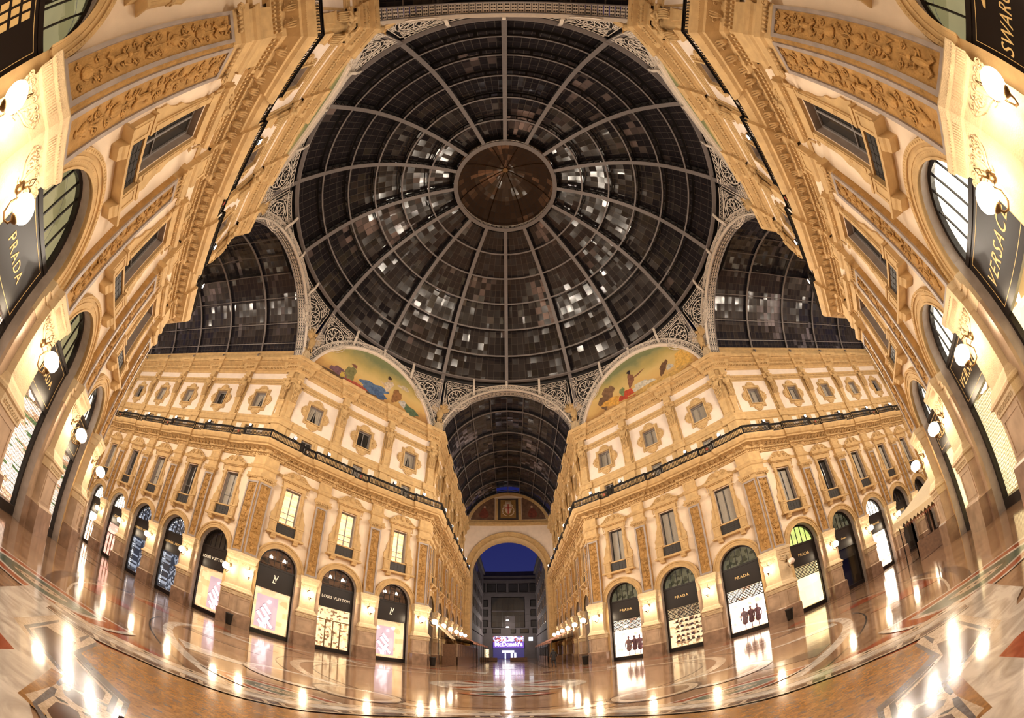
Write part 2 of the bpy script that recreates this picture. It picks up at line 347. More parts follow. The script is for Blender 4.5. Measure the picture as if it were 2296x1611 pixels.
# ---------------------------------------------------------------- wall of one bay (stucco face with its openings)
def holes_wall(w,two=True):
    """local: x along the wall, y outwards, z up. openings: shop arch r1.5 spring 5.5, tall window, low attic window, square attic window"""
    mb=MB(); h=w/2; d=-.45
    def quad(x0,x1,z0,z1,mi): mb.add([(x0,0,z0),(x1,0,z0),(x1,0,z1),(x0,0,z1)],[(0,1,2,3)],mi)
    def hole(x0,x1,z0,z1,X0,X1,Z0,Z1,mi,mr):
        quad(X0,x0,Z0,Z1,mi); quad(x1,X1,Z0,Z1,mi); quad(x0,x1,Z0,z0,mi); quad(x0,x1,z1,Z1,mi)
        mb.add([(x0,0,z0),(x1,0,z0),(x1,0,z1),(x0,0,z1),(x0,d,z0),(x1,d,z0),(x1,d,z1),(x0,d,z1)],[(0,1,5,4),(1,2,6,5),(2,3,7,6),(3,0,4,7)],mr)
    quad(-h,-1.5,0,5.5,1); quad(1.5,h,0,5.5,1)
    for x in (-1.5,1.5): mb.add([(x,0,0),(x,0,5.5),(x,-.36,5.5),(x,-.36,0)],[(0,1,2,3)],2)
    n=20; arc=[(1.5*math.cos(PI*i/n),5.5+1.5*math.sin(PI*i/n)) for i in range(n+1)]
    top=[]
    for i,(x,z) in enumerate(arc):
        a=PI*i/n; cx,cz=math.cos(a),math.sin(a); k=min(h/max(abs(cx),1e-6),2.2/max(cz,1e-6)); top.append((cx*k,5.5+cz*k))
    corners=[(h,7.7),(-h,7.7)]
    for i in range(n):
        (x0,z0),(x1,z1)=arc[i],arc[i+1]; (X0,Z0),(X1,Z1)=top[i],top[i+1]
        if abs(X0-h)<1e-6 and abs(Z1-7.7)<1e-6 and abs(X1-h)>1e-6: vs=[(x0,0,z0),(X0,0,Z0),(h,0,7.7),(X1,0,Z1),(x1,0,z1)]; mb.add(vs,[(0,1,2,3,4)],0)
        elif abs(X1+h)<1e-6 and abs(Z0-7.7)<1e-6 and abs(X0+h)>1e-6: vs=[(x0,0,z0),(X0,0,Z0),(-h,0,7.7),(X1,0,Z1),(x1,0,z1)]; mb.add(vs,[(0,1,2,3,4)],0)
        else: mb.add([(x0,0,z0),(X0,0,Z0),(X1,0,Z1),(x1,0,z1)],[(0,1,2,3)],0)
        mb.add([(x0,0,z0),(x1,0,z1),(x1,-.36,z1),(x0,-.36,z0)],[(0,1,2,3)],2)
    hole(-.65,.65,9.05,11.9,-h,h,7.7,14.7,0,2)
    hole(-.5,.5,15.0,16.45,-h,h,14.7,17.0,1,1)
    hole(-.65,.65,18.3,19.9,-h,h,17.0,22.4,3,2)
    quad(-h,h,22.4,24.95 if two else 23.48,1)
    return mb
def plain_wall(w,zt=24.95): 
    mb=MB(); 
    for z0,z1,mi in ((0,5.5,1),(5.5,14.7,0),(14.7,17,1),(17,22.4,3),(22.4,zt,1)): mb.add([(0,0,z0),(w,0,z0),(w,0,z1),(0,0,z1)],[(0,1,2,3)],mi)
    return mb
WM=['stucco','stone','greyst','stuccop']
_wb=holes_wall(BW); 
WALLN=0
wall_me={}
for key,F in FACS.items():
    w=BW if key[2]!='D' else DW
    mb=MB()
    def put(src,F,t):
        m=F.mx(t); b=len(mb.v); mb.v+=[tuple(m@Vector(v)) for v in src.v]; mb.f+=[tuple(i+b for i in f) for f in src.f]; mb.m+=src.m
    bm_=holes_wall(w,key[2]!='D')
    for t in F.bays: put(bm_,F,t)
    t0,t1=F.ends
    lo,hi=min(F.bays)-w/2,max(F.bays)+w/2
    if lo-t0>.01: put(plain_wall(lo-t0,24.95 if key[2]!='D' else 23.48),F,t0)
    if t1-hi>.01: put(plain_wall(t1-hi,24.95 if key[2]!='D' else 23.48),F,hi)
    o=mb.build('wall_'+{'A':'arm_first','D':'angled','B':'arm_second'}[key[2]]+'_'+{'NW':'far_left','NE':'far_right','SW':'near_left','SE':'near_right'}[key[:2]],WM)
    tag(o,'cream stucco and ochre stone wall, '+F.place,'wall',kind='structure')
# ---------------------------------------------------------------- string courses, cornices (one object per block)
SIDE={'NW':'left far','NE':'right far','SW':'left near','SE':'right near'}
tn=0
def trim(mb,mats,label,name=None):
    global tn; tn+=1
    return tag(mb.build(name or 'trim_%d'%tn,mats),label,'moulding',kind='structure')
for b in BL:
    wh={'NW':'the left front building corner','NE':'the right front building corner','SW':'the near left building corner','SE':'the near right building corner'}[b]
    far=b in('NW','NE')
    # main cornice
    P0=block_path(b,.0,.16); mb=MB()
    sweep(mb,P0,[(0,13.55),(.12,13.6),(.14,13.8),(.30,13.9),(.34,14.02),(.36,14.1),(.82,14.2),(.86,14.3),(1.0,14.36),(1.10,14.5),(1.16,14.6),(1.18,14.74),(0,14.74)])
    V3=lambda x,y,dx,dy,a,o,z:(x+dx*a-dy*o,y+dy*a+dx*o,z)
    for x,y,dx,dy,j,k in along(P0,.44,0,.35):
        # acanthus leaf on the sloping soffit, then a rosette boss
        q=lambda a,o,z:V3(x,y,dx,dy,a-.11,o,z)
        for a_ in(-.07,0,.07): mb.tube([q(a_*.3,.36,13.98),q(a_,.50,14.02),q(a_*1.5,.66,14.10),q(a_*1.2,.76,14.13)],[.03,.05,.04,.015],5)
        r=lambda a,o,z:V3(x,y,dx,dy,a+.11,o,z)
        mb.tube([r(.062*math.cos(i*PI/4),.58+.062*math.sin(i*PI/4),14.10) for i in range(8)],.022,4,closed=True); mb.ball(r(0,.58,14.09),.03,6,4)
        mb.ball(r(0,.80,14.20),.035,5,4); mb.ball(r(0,.40,14.02),.03,5,4)
    for x,y,dx,dy,j,k in along(P0,.15,0,.3): mb.ball(V3(x,y,dx,dy,0,.30,13.86),.055,6,4,sc=(1,1,1.3))
    for x,y,dx,dy,j,k in along(P0,.09,0,.3): mb.ball(V3(x,y,dx,dy,0,1.0,14.37),.026,4,3)
    for x,y,dx,dy,j,k in along(P0,.16,0,.3): obox(mb,x,y,dx,dy,.045,.12,.21,13.66,13.78)
    trim(mb,'stone','deep carved main cornice with brackets below the balcony, '+wh)
    # frieze zone between the capitals and the cornice: blocks over the pilasters, thin band between
    mb=MB(); P1=block_path(b,.0,.26,.55,1.12)
    sweep(mb,P1,[(0,12.62),(.05,12.62),(.07,12.78),(.10,12.84),(0,12.84)])
    trim(mb,'stone','thin stone band at window head height, '+wh)
    # attic base course, belts
    mb=MB(); P2=block_path(b,.0,.14,.46,1.0)
    sweep(mb,P2,[(0,14.74),(.12,14.74),(.12,15.0),(.05,15.05),(0,15.05)])
    sweep(mb,P2,[(0,16.72),(.10,16.76),(.14,16.9),(.08,16.95),(.08,17.2),(.14,17.26),(.16,17.36),(0,17.38)])
    trim(mb,'stone','stone belt course behind the balcony, '+wh)
    mb=MB()
    sweep(mb,P2,[(0,20.95),(.08,20.97),(.10,21.08),(.05,21.1),(.05,21.26),(.12,21.3),(.14,21.4),(0,21.42)])
    for x,y,dx,dy,j,k in along(P2,.2,0,.3): obox(mb,x,y,dx,dy,.05,.04,.10,21.12,21.24)
    trim(mb,'stone','carved belt course above the attic windows, '+wh)
    # crowning cornice
    mb=MB(); P3=block_path(b,.0,.20,.5,1.05)
    sweep(mb,P3,[(0,22.1),(.08,22.12),(.10,22.3),(.26,22.34),(.28,22.62),(.34,22.68),(.36,23.0),(.62,23.05),(.66,23.2),(.74,23.28),(.78,23.46),(0,23.48)])
    for x,y,dx,dy,j,k in along(P3,.17,0,.25): obox(mb,x,y,dx,dy,.045,.2,.36,22.38,22.58)
    for x,y,dx,dy,j,k in along(P3,.26,0,.25):
        mb.ball((x-dy*.36,y+dx*.36,22.86),.06,6,4); a=.13
        for s_ in(-1,1): mb.tube([(x+dx*(a-.05*s_)-dy*.36,y+dy*(a-.05*s_)+dx*.36,22.74),(x+dx*a-dy*.39,y+dy*a+dx*.39,22.86),(x+dx*(a+.04*s_)-dy*.37,y+dy*(a+.04*s_)+dx*.37,22.97)],.022,4)
    for x,y,dx,dy,j,k in along(P3,.12,0,.25): obox(mb,x,y,dx,dy,.03,.60,.70,23.1,23.2)
    trim(mb,'stone','crowning cornice with dentils and egg moulding, '+wh)
    mb=MB()
    for F,ta,tb in((FACS[b+'A'],FACS[b+'A'].ends[0],0),(FACS[b+'B'],0,FACS[b+'B'].ends[1])): sweep(mb,[F.w(ta,0)[:2],F.w(tb,0)[:2]],[(.06,23.48),(.06,24.62),(.14,24.66),(.16,24.8),(0,24.84)])
    trim(mb,'stone','plain stone parapet under the glass roof, '+wh)
    # ---- balcony railing
    PR=block_path(b,.0,.16); mb=MB()
    sweep(mb,PR,[(1.01,15.43),(1.11,15.43),(1.11,15.50),(1.01,15.50),(1.01,15.43)])
    sweep(mb,PR,[(1.03,14.76),(1.09,14.76),(1.09,14.86),(1.03,14.86),(1.03,14.76)])
    sweep(mb,PR,[(1.045,15.32),(1.075,15.32),(1.075,15.345),(1.045,15.345),(1.045,15.32)])
    ins=[]
    for i in range(len(PR)): ins.append(PR[i])
    tmp=MB(); # offset path for balusters
    n=len(PR)
    def offp(path,o):
        out=[]
        for i in range(len(path)):
            a=path[max(i-1,0)]; c=path[i]; d=path[min(i+1,len(path)-1)]
            d0=(c[0]-a[0],c[1]-a[1]) if i>0 else (d[0]-c[0],d[1]-c[1]); d1=(d[0]-c[0],d[1]-c[1]) if i<len(path)-1 else d0
            l0,l1=math.hypot(*d0),math.hypot(*d1); n0=(-d0[1]/l0,d0[0]/l0); n1=(-d1[1]/l1,d1[0]/l1); k=1+n0[0]*n1[0]+n0[1]*n1[1]
            out.append((c[0]+(n0[0]+n1[0])/k*o,c[1]+(n0[1]+n1[1])/k*o))
        return out
    PB=offp(PR,1.06)
    for i in range(len(PB)): obox(mb,PB[i][0],PB[i][1],1,0,.03,-.03,.03,14.76,15.50)
    rail=mb.build('balcony_railing',['iron'])
    tag(rail,'black wrought-iron balcony railing running round '+wh,'railing',group='black balcony railings')
    mb=MB()
    for x,y,dx,dy,j,k in along(PB,.125,0,.2):
        obox(mb,x,y,dx,dy,.018,-.014,.014,14.84,15.34)
        # loop round each bar
        w_=.048
        mb.loft([[(x+dx*(w_*math.cos(a))-dy*.01*q,y+dy*(w_*math.cos(a))+dx*.01*q,15.08+.14*math.sin(a)) for a in [2*PI*i/8 for i in range(8)]] for q in(-1,1)],0,False,False)
        obox(mb,x,y,dx,dy,.058,-.012,.012,15.33,15.43); obox(mb,x,y,dx,dy,.05,-.012,.012,14.87,14.91)
    br=mb.build('baluster',['iron'],rail); br['kind']='stuff'
    # round shields on the railing
    done=0
    for key in(b+'A',b+'D',b+'B'):
        F=FACS[key]
        for t in F.bays:
            mb=MB(); mb.loft([[(.17*math.cos(a),q,.17*math.sin(a)) for a in [2*PI*i/16 for i in range(16)]] for q in(-.02,.03)],0)
            mb.box(-.03,.03,.03,.04,-.12,.12,1); mb.box(-.10,.10,.03,.04,-.03,.03,1)
            s_=mb.build('shield',['bronze',mat('railing_shield_enamel',(.5,.09,.07) if done%2 else (.55,.5,.45),.5) if 'railing_shield_enamel%d'%(done%2) not in M else M['railing_shield_enamel%d'%(done%2)]],rail,mx=F.mx(t,1.10,15.10))
            M['railing_shield_enamel%d'%(done%2)]=s_.data.materials[1]; done+=1
# ---------------------------------------------------------------- relief panels
def relief(name,w,h,d,nx,nz,mi,seed=0,frame=.0):
    vs=[];fs=[]
    for j in range(nz+1):
        for i in range(nx+1):
            x=-w/2+w*i/nx; z=h*j/nz; a=abs(x)
            per=w*1.25; ph=(z/per)%1; cz=(int(z/per)+.5)*per; cx=w*.26
            dx,dz=a-cx,z-cz; r=math.hypot(dx,dz)/(w*.26); th=math.atan2(dz,dx)
            g=math.cos(th*2+r*7) if r<1 else math.cos(z*2*PI/per*3+a*20)
            stem=math.exp(-(a/(w*.06))**2)*(.6+.4*math.cos(z*2*PI/per*2))
            nn=noise.noise(Vector((a*9/w*.6,z*6/w*.6,seed)))
            v=max(0,.45*g*(1 if r<1.1 else .5)+.75*stem+1.1*nn)
            ed=min(1,(w/2-a)/(w*.08),z/(w*.1),(h-z)/(w*.1)); v*=max(0,ed)
            vs.append((x,d*min(v,1.1),z))
    for j in range(nz):
        for i in range(nx):
            p=j*(nx+1)+i; fs.append((p,p+1,p+nx+2,p+nx+1))
    mb=MB(); mb.add(vs,fs,0); 
    o=mb.build(name,mi,smooth=True); me=o.data; bpy.data.objects.remove(o); return me
def arabesque(seed,w=.66,h=5.45):
    mb=MB(); rnd=random.Random(seed); mb.add([(-w/2,0,0),(w/2,0,0),(w/2,0,h),(-w/2,0,h)],[(0,1,2,3)],1)
    z=.15; u=0
    while z<h-.45:
        k=(u+seed)%4; H_=min(.92,h-z-.05)
        if k==0:   # urn with side leaves
            mb.lathe([(.03,z),(.09,z+.03),(.03,z+.1),(.13,z+.22),(.15,z+.32),(.07,z+.42),(.10,z+.46)],10,(0,.02,0),sy=.6)
            for s_ in(-1,1): mb.spiral(s_*.17,z+.62,.03,.11,1.6,.028,s_,16); mb.tube([(0,.03,z+.46),(s_*.06,.05,z+.6),(s_*.03,.05,z+.8)],[.03,.03,.012],5)
        elif k==1: # shield
            mb.ball((0,.03,z+.32),.15,10,6,sc=(.95,.55,1.25)); mb.torus_xz(0,z+.32,.05,.15,.02,12,4)
            for s_ in(-1,1): mb.spiral(s_*.19,z+.62,.03,.09,1.5,.025,s_,14); mb.spiral(s_*.20,z+.08,.03,.08,1.4,.025,s_,14); 
        elif k==2: # figure
            mb.tube([(0,.04,z+.05),(0,.07,z+.25),(0,.07,z+.42),(0,.06,z+.50)],[.06,.085,.075,.04],8); mb.ball((0,.08,z+.58),.065,8,6)
            for s_ in(-1,1):
                mb.tube([(s_*.07,.06,z+.44),(s_*.17,.06,z+.42),(s_*.22,.05,z+.58)],[.035,.028,.02],5); mb.tube([(s_*.04,.06,z+.10),(s_*.14,.05,z-.02),(s_*.24,.04,z+.08)],[.05,.04,.02],5); mb.spiral(s_*.20,z+.80,.03,.09,1.5,.024,s_,14)
        else:      # mask and swags
            mb.ball((0,.04,z+.30),.11,9,7,sc=(.9,.6,1.1)); mb.ball((0,.11,z+.29),.02,5,4)
            for s_ in(-1,1): mb.tube([(s_*.10,.04,z+.36),(s_*.20,.05,z+.20),(s_*.27,.04,z+.40)],[.02,.045,.02],5); mb.spiral(s_*.18,z+.66,.03,.10,1.7,.026,s_,16)
        for q in range(7): # leaves scattered off the stem
            s_=rnd.choice((-1,1)); zz=z+H_*rnd.random(); x=s_*rnd.uniform(.05,.26); mb.tube([(x*.4,.02,zz),(x*.8,.05,zz+.05),(x,.03,zz+rnd.uniform(.04,.12))],[.012,.032,.01],5)
            if q%2: mb.ball((s_*rnd.uniform(.08,.27),.03,zz),.028,5,4)
        mb.tube([(0,.02,z+H_*.5),(0,.03,z+H_)],.016,4); z+=H_; u+=1
    return me_of(mb,'relief_panel',['stoned','stoned'])
def me_of(mb,name,mats,smooth=False):
    o=mb.build(name,mats,smooth=smooth); me=o.data; bpy.data.objects.remove(o); return me
rel_me=[arabesque(s_) for s_ in(0,1,2)]
def frieze_carving(w):
    mb=MB()
    for s_ in(-1,1):
        mb.spiral(s_*w*.20,4.72,.02,.13,1.7,.03,s_,18); mb.spiral(s_*w*.38,4.80,.02,.10,1.5,.026,-s_,16); mb.tube([(s_*w*.02,.02,4.45),(s_*w*.12,.03,4.52),(s_*w*.30,.03,4.58),(s_*w*.44,.02,4.70)],[.02,.03,.03,.012],5)
        for k in range(5): x=s_*w*(.08+.085*k); mb.tube([(x,.02,4.58+.03*k),(x+s_*.03,.04,4.66+.02*k),(x+s_*.05,.02,4.74+.02*k)],[.01,.028,.008],5)
        mb.tube([(s_*.03,.02,4.42),(s_*.08,.03,4.36),(s_*.16,.02,4.40)],[.02,.025,.008],5)
    mb.lathe([(.02,4.42),(.06,4.46),(.03,4.54),(.08,4.66),(.10,4.80),(.06,4.88)],8,(0,.01,0),sy=.5)
    mb.tube([(-.05,.02,4.88),(0,.04,4.98),(.05,.02,4.88)],.02,5)
    # bead and flute rows on the cap
    for k in range(int(w/.055)): x=-w/2+.055*(k+.5); mb.tube([(x,.10,5.09),(x,.14,5.27)],.017,4,0,False); 
    for k in range(int(w/.07)): x=-w/2+.07*(k+.5); mb.ball((x,.19,5.36),.022,5,4)
    return mb
fz_me=me_of(frieze_carving(1.2),'carved_frieze',['pale']); fzc_me=me_of(frieze_carving(1.15),'carved_frieze',['pale'])
# ---------------------------------------------------------------- piers, pilasters, capitals (per position)
def pier_mesh(hw):
    mb=MB(); lv=[(.34+.24,0),(.58,1.0),(.53,1.06),(.45,1.10),(.45,2.30),(.50,2.33),(.51,2.60),(.58,2.66),(.58,2.74),(.50,2.80),(.44,2.95),(.36,3.05),(.36,4.62),(.38,4.66),(.40,5.0),(.46,5.05),(.50,5.3),(.54,5.36),(.56,5.52),(.50,5.58)]
    mis=[]
    def ring(o,z): e=o-.36; return [(-hw-e,0,z),(hw+e,0,z),(hw+e,o,z),(-hw-e,o,z)]
    for (o0,z0),(o1,z1) in zip(lv,lv[1:]):
        mi=1 if z1<=1.0 else 0 if z1<=2.31 else 2
        mb.loft([ring(o0,z0),ring(o1,z1)],mi,False,z1>5.57)
    # recessed die panel frame, frieze studs
    mb.bridge([(-hw,1.2),(hw,1.2),(hw,2.22),(-hw,2.22)],[(-hw+.09,1.29),(hw-.09,1.29),(hw-.09,2.13),(-hw+.09,2.13)],.44,.475,0)
    for k in range(9): mb.torus_xz(-hw*.95+hw*1.9*k/8,2.47,.52,.055,.018,8,4,2)
    for k in range(7): # leaf frieze below cap
        x=-hw*.85+hw*1.7*k/6; mb.spiral(x,4.84,.41,.08,1.2,.022,1 if k<3 else -1,10,2)
    # impost strips beside the arch
    for sg in(-1,1):
        x0,x1=(sg*(hw+.02),sg*(1.0)); x0,x1=min(x0,x1),max(x0,x1)
        for z0,z1,o,mi in((0,1.0,.20,1),(1.0,4.55,.13,0),(4.55,5.0,.15,2),(5.0,5.2,.20,2),(5.2,5.5,.26,2)): mb.box(x0,x1,0,o,z0,z1,mi)
    return mb
pm=pier_mesh(.60).build('pier',['ashlar','ashlard','pale']); pier_me=pm.data; bpy.data.objects.remove(pm)
def pilaster_base_mesh():
    mb=MB(); hw=.50
    mb.box(-hw,hw,0,.26,5.56,11.45,0)
    mb.bridge([(-hw,5.62),(hw,5.62),(hw,11.4),(-hw,11.4)],[(-hw+.14,5.76),(hw-.14,5.76),(hw-.14,11.26),(-hw+.14,11.26)],.26,.33,1)
    return mb
pb=pilaster_base_mesh().build('pilaster',['stoned','greyst']); pil_me=pb.data; bpy.data.objects.remove(pb)
def capital_mesh():
    mb=MB(); 
    def ring(hw,o,z): return [(-hw,0,z),(hw,0,z),(hw,o,z),(-hw,o,z)]
    mb.loft([ring(.50,.28,11.40),ring(.53,.32,11.46),ring(.50,.30,11.5),ring(.52,.32,11.72),ring(.64,.42,11.80),ring(.68,.46,11.96),ring(.70,.48,12.02)])
    for sg in(-1,1):
        mb.spiral(sg*.60,11.66,.44,.17,1.8,.045,sg,22); mb.ball((sg*.60,.42,11.66),.06,8,5)
    for k in range(7): mb.ball((-.42+.14*k,.37,11.70),.075,6,5,sc=(.8,.8,1.2))
    for k in range(5): mb.tube([(-.36+.18*k,.33,11.52),(-.36+.18*k,.37,11.58),(-.36+.18*k,.35,11.66)],.03,5)
    # block above, up to the cornice
    mb.loft([ring(.52,.26,12.02),ring(.52,.26,12.5),ring(.58,.34,12.58),ring(.60,.38,12.7),ring(.54,.28,12.76),ring(.54,.28,13.56)])
    mb.bridge([(-.44,12.86),(.44,12.86),(.44,13.46),(-.44,13.46)],[(-.36,12.94),(.36,12.94),(.36,13.38),(-.36,13.38)],.27,.31)
    return mb
cp=capital_mesh().build('capital',['stone']); cap_me=cp.data; bpy.data.objects.remove(cp)
# caryatid
def statue_mesh(seed=0):
    mb=MB(); rnd=random.Random(seed); sw=.05*(1 if seed%2 else -1)
    n=18
    def ell(cx,cy,z,rx,ry,fold=0,ph=0):
        return [(cx+(rx+fold*math.sin(7*a+ph))*math.cos(a),cy+(ry+fold*math.sin(7*a+ph))*math.sin(a),z) for a in [2*PI*k/n for k in range(n)]]
    # tapering term pedestal
    mb.loft([[(-a,0,z),(a,0,z),(a,o,z),(-a,o,z)] for a,o,z in((.34,.20,17.36),(.34,.20,17.6),(.24,.15,17.68),(.22,.15,17.75),(.30,.24,18.9),(.36,.30,18.95),(.36,.30,19.08))])
    z0=19.05
    mb.loft([ell(0,.22,z0,.20,.15,.02),ell(sw*.5,.24,z0+.25,.24,.17,.03,1),ell(sw,.26,z0+.6,.27,.19,.035,2),ell(sw*1.3,.27,z0+.95,.29,.20,.03,2.6),ell(sw,.27,z0+1.2,.26,.17,.02,3),ell(sw*.5,.26,z0+1.35,.22,.15,.01),ell(0,.28,z0+1.6,.28,.18,.01),ell(-sw*.4,.28,z0+1.8,.31,.17,.0),ell(-sw*.4,.28,z0+1.9,.20,.12),ell(-sw*.4,.29,z0+1.96,.08,.08),ell(-sw*.4,.30,z0+2.04,.075,.075)])
    hx=-sw*.4
    mb.ball((hx,.32,z0+2.18),.155,12,9,sc=(.9,1,1.2)); mb.ball((hx,.27,z0+2.24),.175,12,8,sc=(1,.9,1)); mb.ball((hx,.47,z0+2.16),.03,5,4)
    # arms: one across the chest, one lowered to the drapery
    mb.tube([(hx+.28,.28,z0+1.8),(hx+.38,.32,z0+1.5),(hx+.30,.46,z0+1.28),(hx+.05,.50,z0+1.42)],[.085,.075,.06,.045],7)
    mb.tube([(hx-.28,.28,z0+1.8),(hx-.40,.30,z0+1.5),(hx-.38,.38,z0+1.15),(hx-.28,.46,z0+.95)],[.085,.075,.06,.045],7)
    for k in range(5):
        a=-.24+.12*k; mb.tube([(a+.05,.42,z0+1.3),(a,.48,z0+.9),(a-.03,.44,z0+.4),(a*.8,.38,z0+.02)],[.03,.045,.045,.03],5)
    mb.tube([(-.30,.36,z0+1.15),(0,.52,z0+1.02),(.30,.40,z0+1.22),(.36,.30,z0+1.5)],[.05,.06,.06,.04],6)
    # capital over the head
    mb.loft([[(-a,0,z),(a,0,z),(a,o,z),(-a,o,z)] for a,o,z in((.26,.30,21.38),(.30,.34,21.42),(.34,.40,21.52),(.34,.40,21.6),(.30,.28,21.62),(.30,.28,22.12))])
    return mb
def pil_attic_mesh():
    mb=MB(); mb.box(-.36,.36,0,.14,15.0,16.76); mb.box(-.36,.36,0,.12,17.36,22.12); return mb
st_me=[]
for s_ in(0,1): 
    o=statue_mesh(s_).build('statue',['stone'],smooth=False); st_me.append(o.data); bpy.data.objects.remove(o)
pa=pil_attic_mesh().build('attic_pier',['stone']); pa_me=pa.data; bpy.data.objects.remove(pa)
# corner piers (wrap the building corner)
def corner_loft(b,ci,lv,cw,ext,mats,name,extra=None):
    """rings round a building corner; lv=(offset,z,mat); cw=width on each face"""
    ang=BL[b][0]; mb=MB()
    FA,FD,FB=FACS[b+'A'],FACS[b+'D'],FACS[b+'B']
    def ring(o,z):
        e=ext(o)
        if ci==1: a0=FA.w(-cw-e,0)[:2];a1=FA.w(-cw-e,o)[:2]; c_=rot(ang,corner(1,o)); d1=FD.w(-HV+cw+e,o)[:2]; d0=FD.w(-HV+cw+e,0)[:2]; v=FD.w(-HV,0)[:2]
        else: a0=FD.w(HV-cw-e,0)[:2];a1=FD.w(HV-cw-e,o)[:2]; c_=rot(ang,corner(2,o)); d1=FB.w(cw+e,o)[:2]; d0=FB.w(cw+e,0)[:2]; v=FB.w(0,0)[:2]
        return [(*p,z) for p in(a0,a1,c_,d1,d0,v)]
    for (o0,z0,m0),(o1,z1,m1) in zip(lv,lv[1:]): mb.loft([ring(o0,z0),ring(o1,z1)],m0,False,z1==lv[-1][1])
    return mb
PLV=[(.58,0,1),(.58,1.0,1),(.53,1.06,0),(.45,1.10,0),(.45,2.30,2),(.50,2.33,2),(.51,2.60,2),(.58,2.66,2),(.58,2.74,2),(.50,2.80,2),(.44,2.95,2),(.36,3.05,2),(.36,4.62,2),(.38,4.66,2),(.40,5.0,2),(.46,5.05,2),(.50,5.3,2),(.54,5.36,2),(.56,5.52,2),(.50,5.58,2)]
CN={('NW',1):'between left angled facade and arm ahead',('NW',2):'between left angled facade and left arm',
 ('NE',1):'between right angled facade and right arm',('NE',2):'between right angled facade and arm ahead',
 ('SW',1):'between near left facade and left arm',('SW',2):'at the upper left of the picture',
 ('SE',1):'at the upper right of the picture',('SE',2):'between near right facade and right arm'}
for b in BL:
    FA,FD,FB=FACS[b+'A'],FACS[b+'D'],FACS[b+'B']
    for ci in(1,2):
        FL_,tl,FR_,tr=(FA,-.62,FD,-HV+.62) if ci==1 else (FD,HV-.62,FB,.62)
        mb=corner_loft(b,ci,PLV,.98,lambda o:o-.36,None,None)
        for F,t in((FL_,tl),(FR_,tr)):
            m=F.mx(t); src=MB()
            src.bridge([(-.42,1.2),(.5,1.2),(.5,2.22),(-.42,2.22)],[(-.34,1.28),(.42,1.28),(.42,2.14),(-.34,2.14)],.44,.475,0)
            for k in range(8): src.torus_xz(-.5+.14*k,2.47,.52,.055,.018,8,4,2)
            for k in range(6): src.spiral(-.45+.18*k,4.84,.41,.08,1.2,.022,1 if k<3 else -1,10,2)
            bb=len(mb.v); mb.v+=[tuple(m@Vector(v)) for v in src.v]; mb.f+=[tuple(i+bb for i in f) for f in src.f]; mb.m+=src.m
            # impost strip
        p=mb.build('corner_pier',['ashlar','ashlard','pale']); tag(p,'wide lit corner pier with marble plinth '+CN[b,ci],'pier','stone piers between the shops')
        for F,t in((FL_,tl),(FR_,tr)): link('carved_frieze',fzc_me,p,F.mx(t+(.06 if F is FL_ else -.06),.36))
        mb=corner_loft(b,ci,[(.27,5.56,0),(.27,11.45,0)],1.02,lambda o:0,None,None)
        p=mb.build('corner_pilaster',['stoned']); tag(p,'double carved pilaster standing on the corner pier '+CN[b,ci],'pilaster','carved pilasters')
        for F,sg in((FL_,-1),(FR_,1)):
            # panel centred on the widened face
            t=(tl-(.10)*sg*0) ; t=tl if F is FL_ else tr
            sgn=1 if F is FL_ else -1
            mb=MB(); x0,x1=-.40,.66*1.0
            if F is FR_: x0,x1=-.66,.40
            mb.bridge([(x0,5.62),(x1,5.62),(x1,11.4),(x0,11.4)],[(x0+.12,5.76),(x1-.12,5.76),(x1-.12,11.26),(x0+.12,11.26)],.26,.335,0)
            mb.build('panel_border',['greyst'],p,mx=F.mx(t))
            link('relief_panel',rel_me[(ci+sgn)%3],p,F.mx(t+(x0+x1)/2,.275,5.78)@Matrix.Diagonal((1.12,1,1,1)))
        # capital wrap
        lv=[(.28,11.40,0),(.32,11.46,0),(.30,11.5,0),(.32,11.72,0),(.42,11.80,0),(.46,11.96,0),(.48,12.02,0),(.27,12.03,0),(.27,12.5,0),(.34,12.58,0),(.38,12.7,0),(.29,12.76,0),(.29,13.6,0)]
        mb=corner_loft(b,ci,lv,1.04,lambda o:(o-.28)*.8,None,None)
        for F,t,sg in((FL_,tl,-1),(FR_,tr,1)):
            m=F.mx(t+(-.42 if sg<0 else .42)); src=MB(); src.spiral(0,11.66,.44,.17,1.8,.045,sg,22)
            m2=F.mx(t); src2=MB()
            for k in range(7): src2.ball((-.35+.15*k,.38,11.70),.075,6,5,sc=(.8,.8,1.2))
            for m_,s2 in((m,src),(m2,src2)):
                bb=len(mb.v); mb.v+=[tuple(m_@Vector(v)) for v in s2.v]; mb.f+=[tuple(i+bb for i in f) for f in s2.f]; mb.m+=s2.m
        mb.build('capital',['stone'],p)
        # attic piers with paired statues
        mb=corner_loft(b,ci,[(.14,15.0,0),(.14,16.76,0)],.74,lambda o:0,None,None); mb2=corner_loft(b,ci,[(.12,17.36,0),(.12,22.12,0)],.74,lambda o:0,None,None)
        bb=len(mb.v); mb.v+=mb2.v; mb.f+=[tuple(i+bb for i in f) for f in mb2.f]; mb.m+=mb2.m
        trim(mb,'stone','stone corner strip behind the paired statues '+CN[b,ci])
        for q,(F,t) in enumerate(((FL_,tl+.17),(FR_,tr-.17))):
            s_=link('caryatid_statue',st_me[q],None,F.mx(t,.05))
            tag(s_,['left-hand statue of the pair, ','right-hand statue of the pair, '][1-q]+'attic corner '+CN[b,ci],'statue','caryatid statues of the attic')
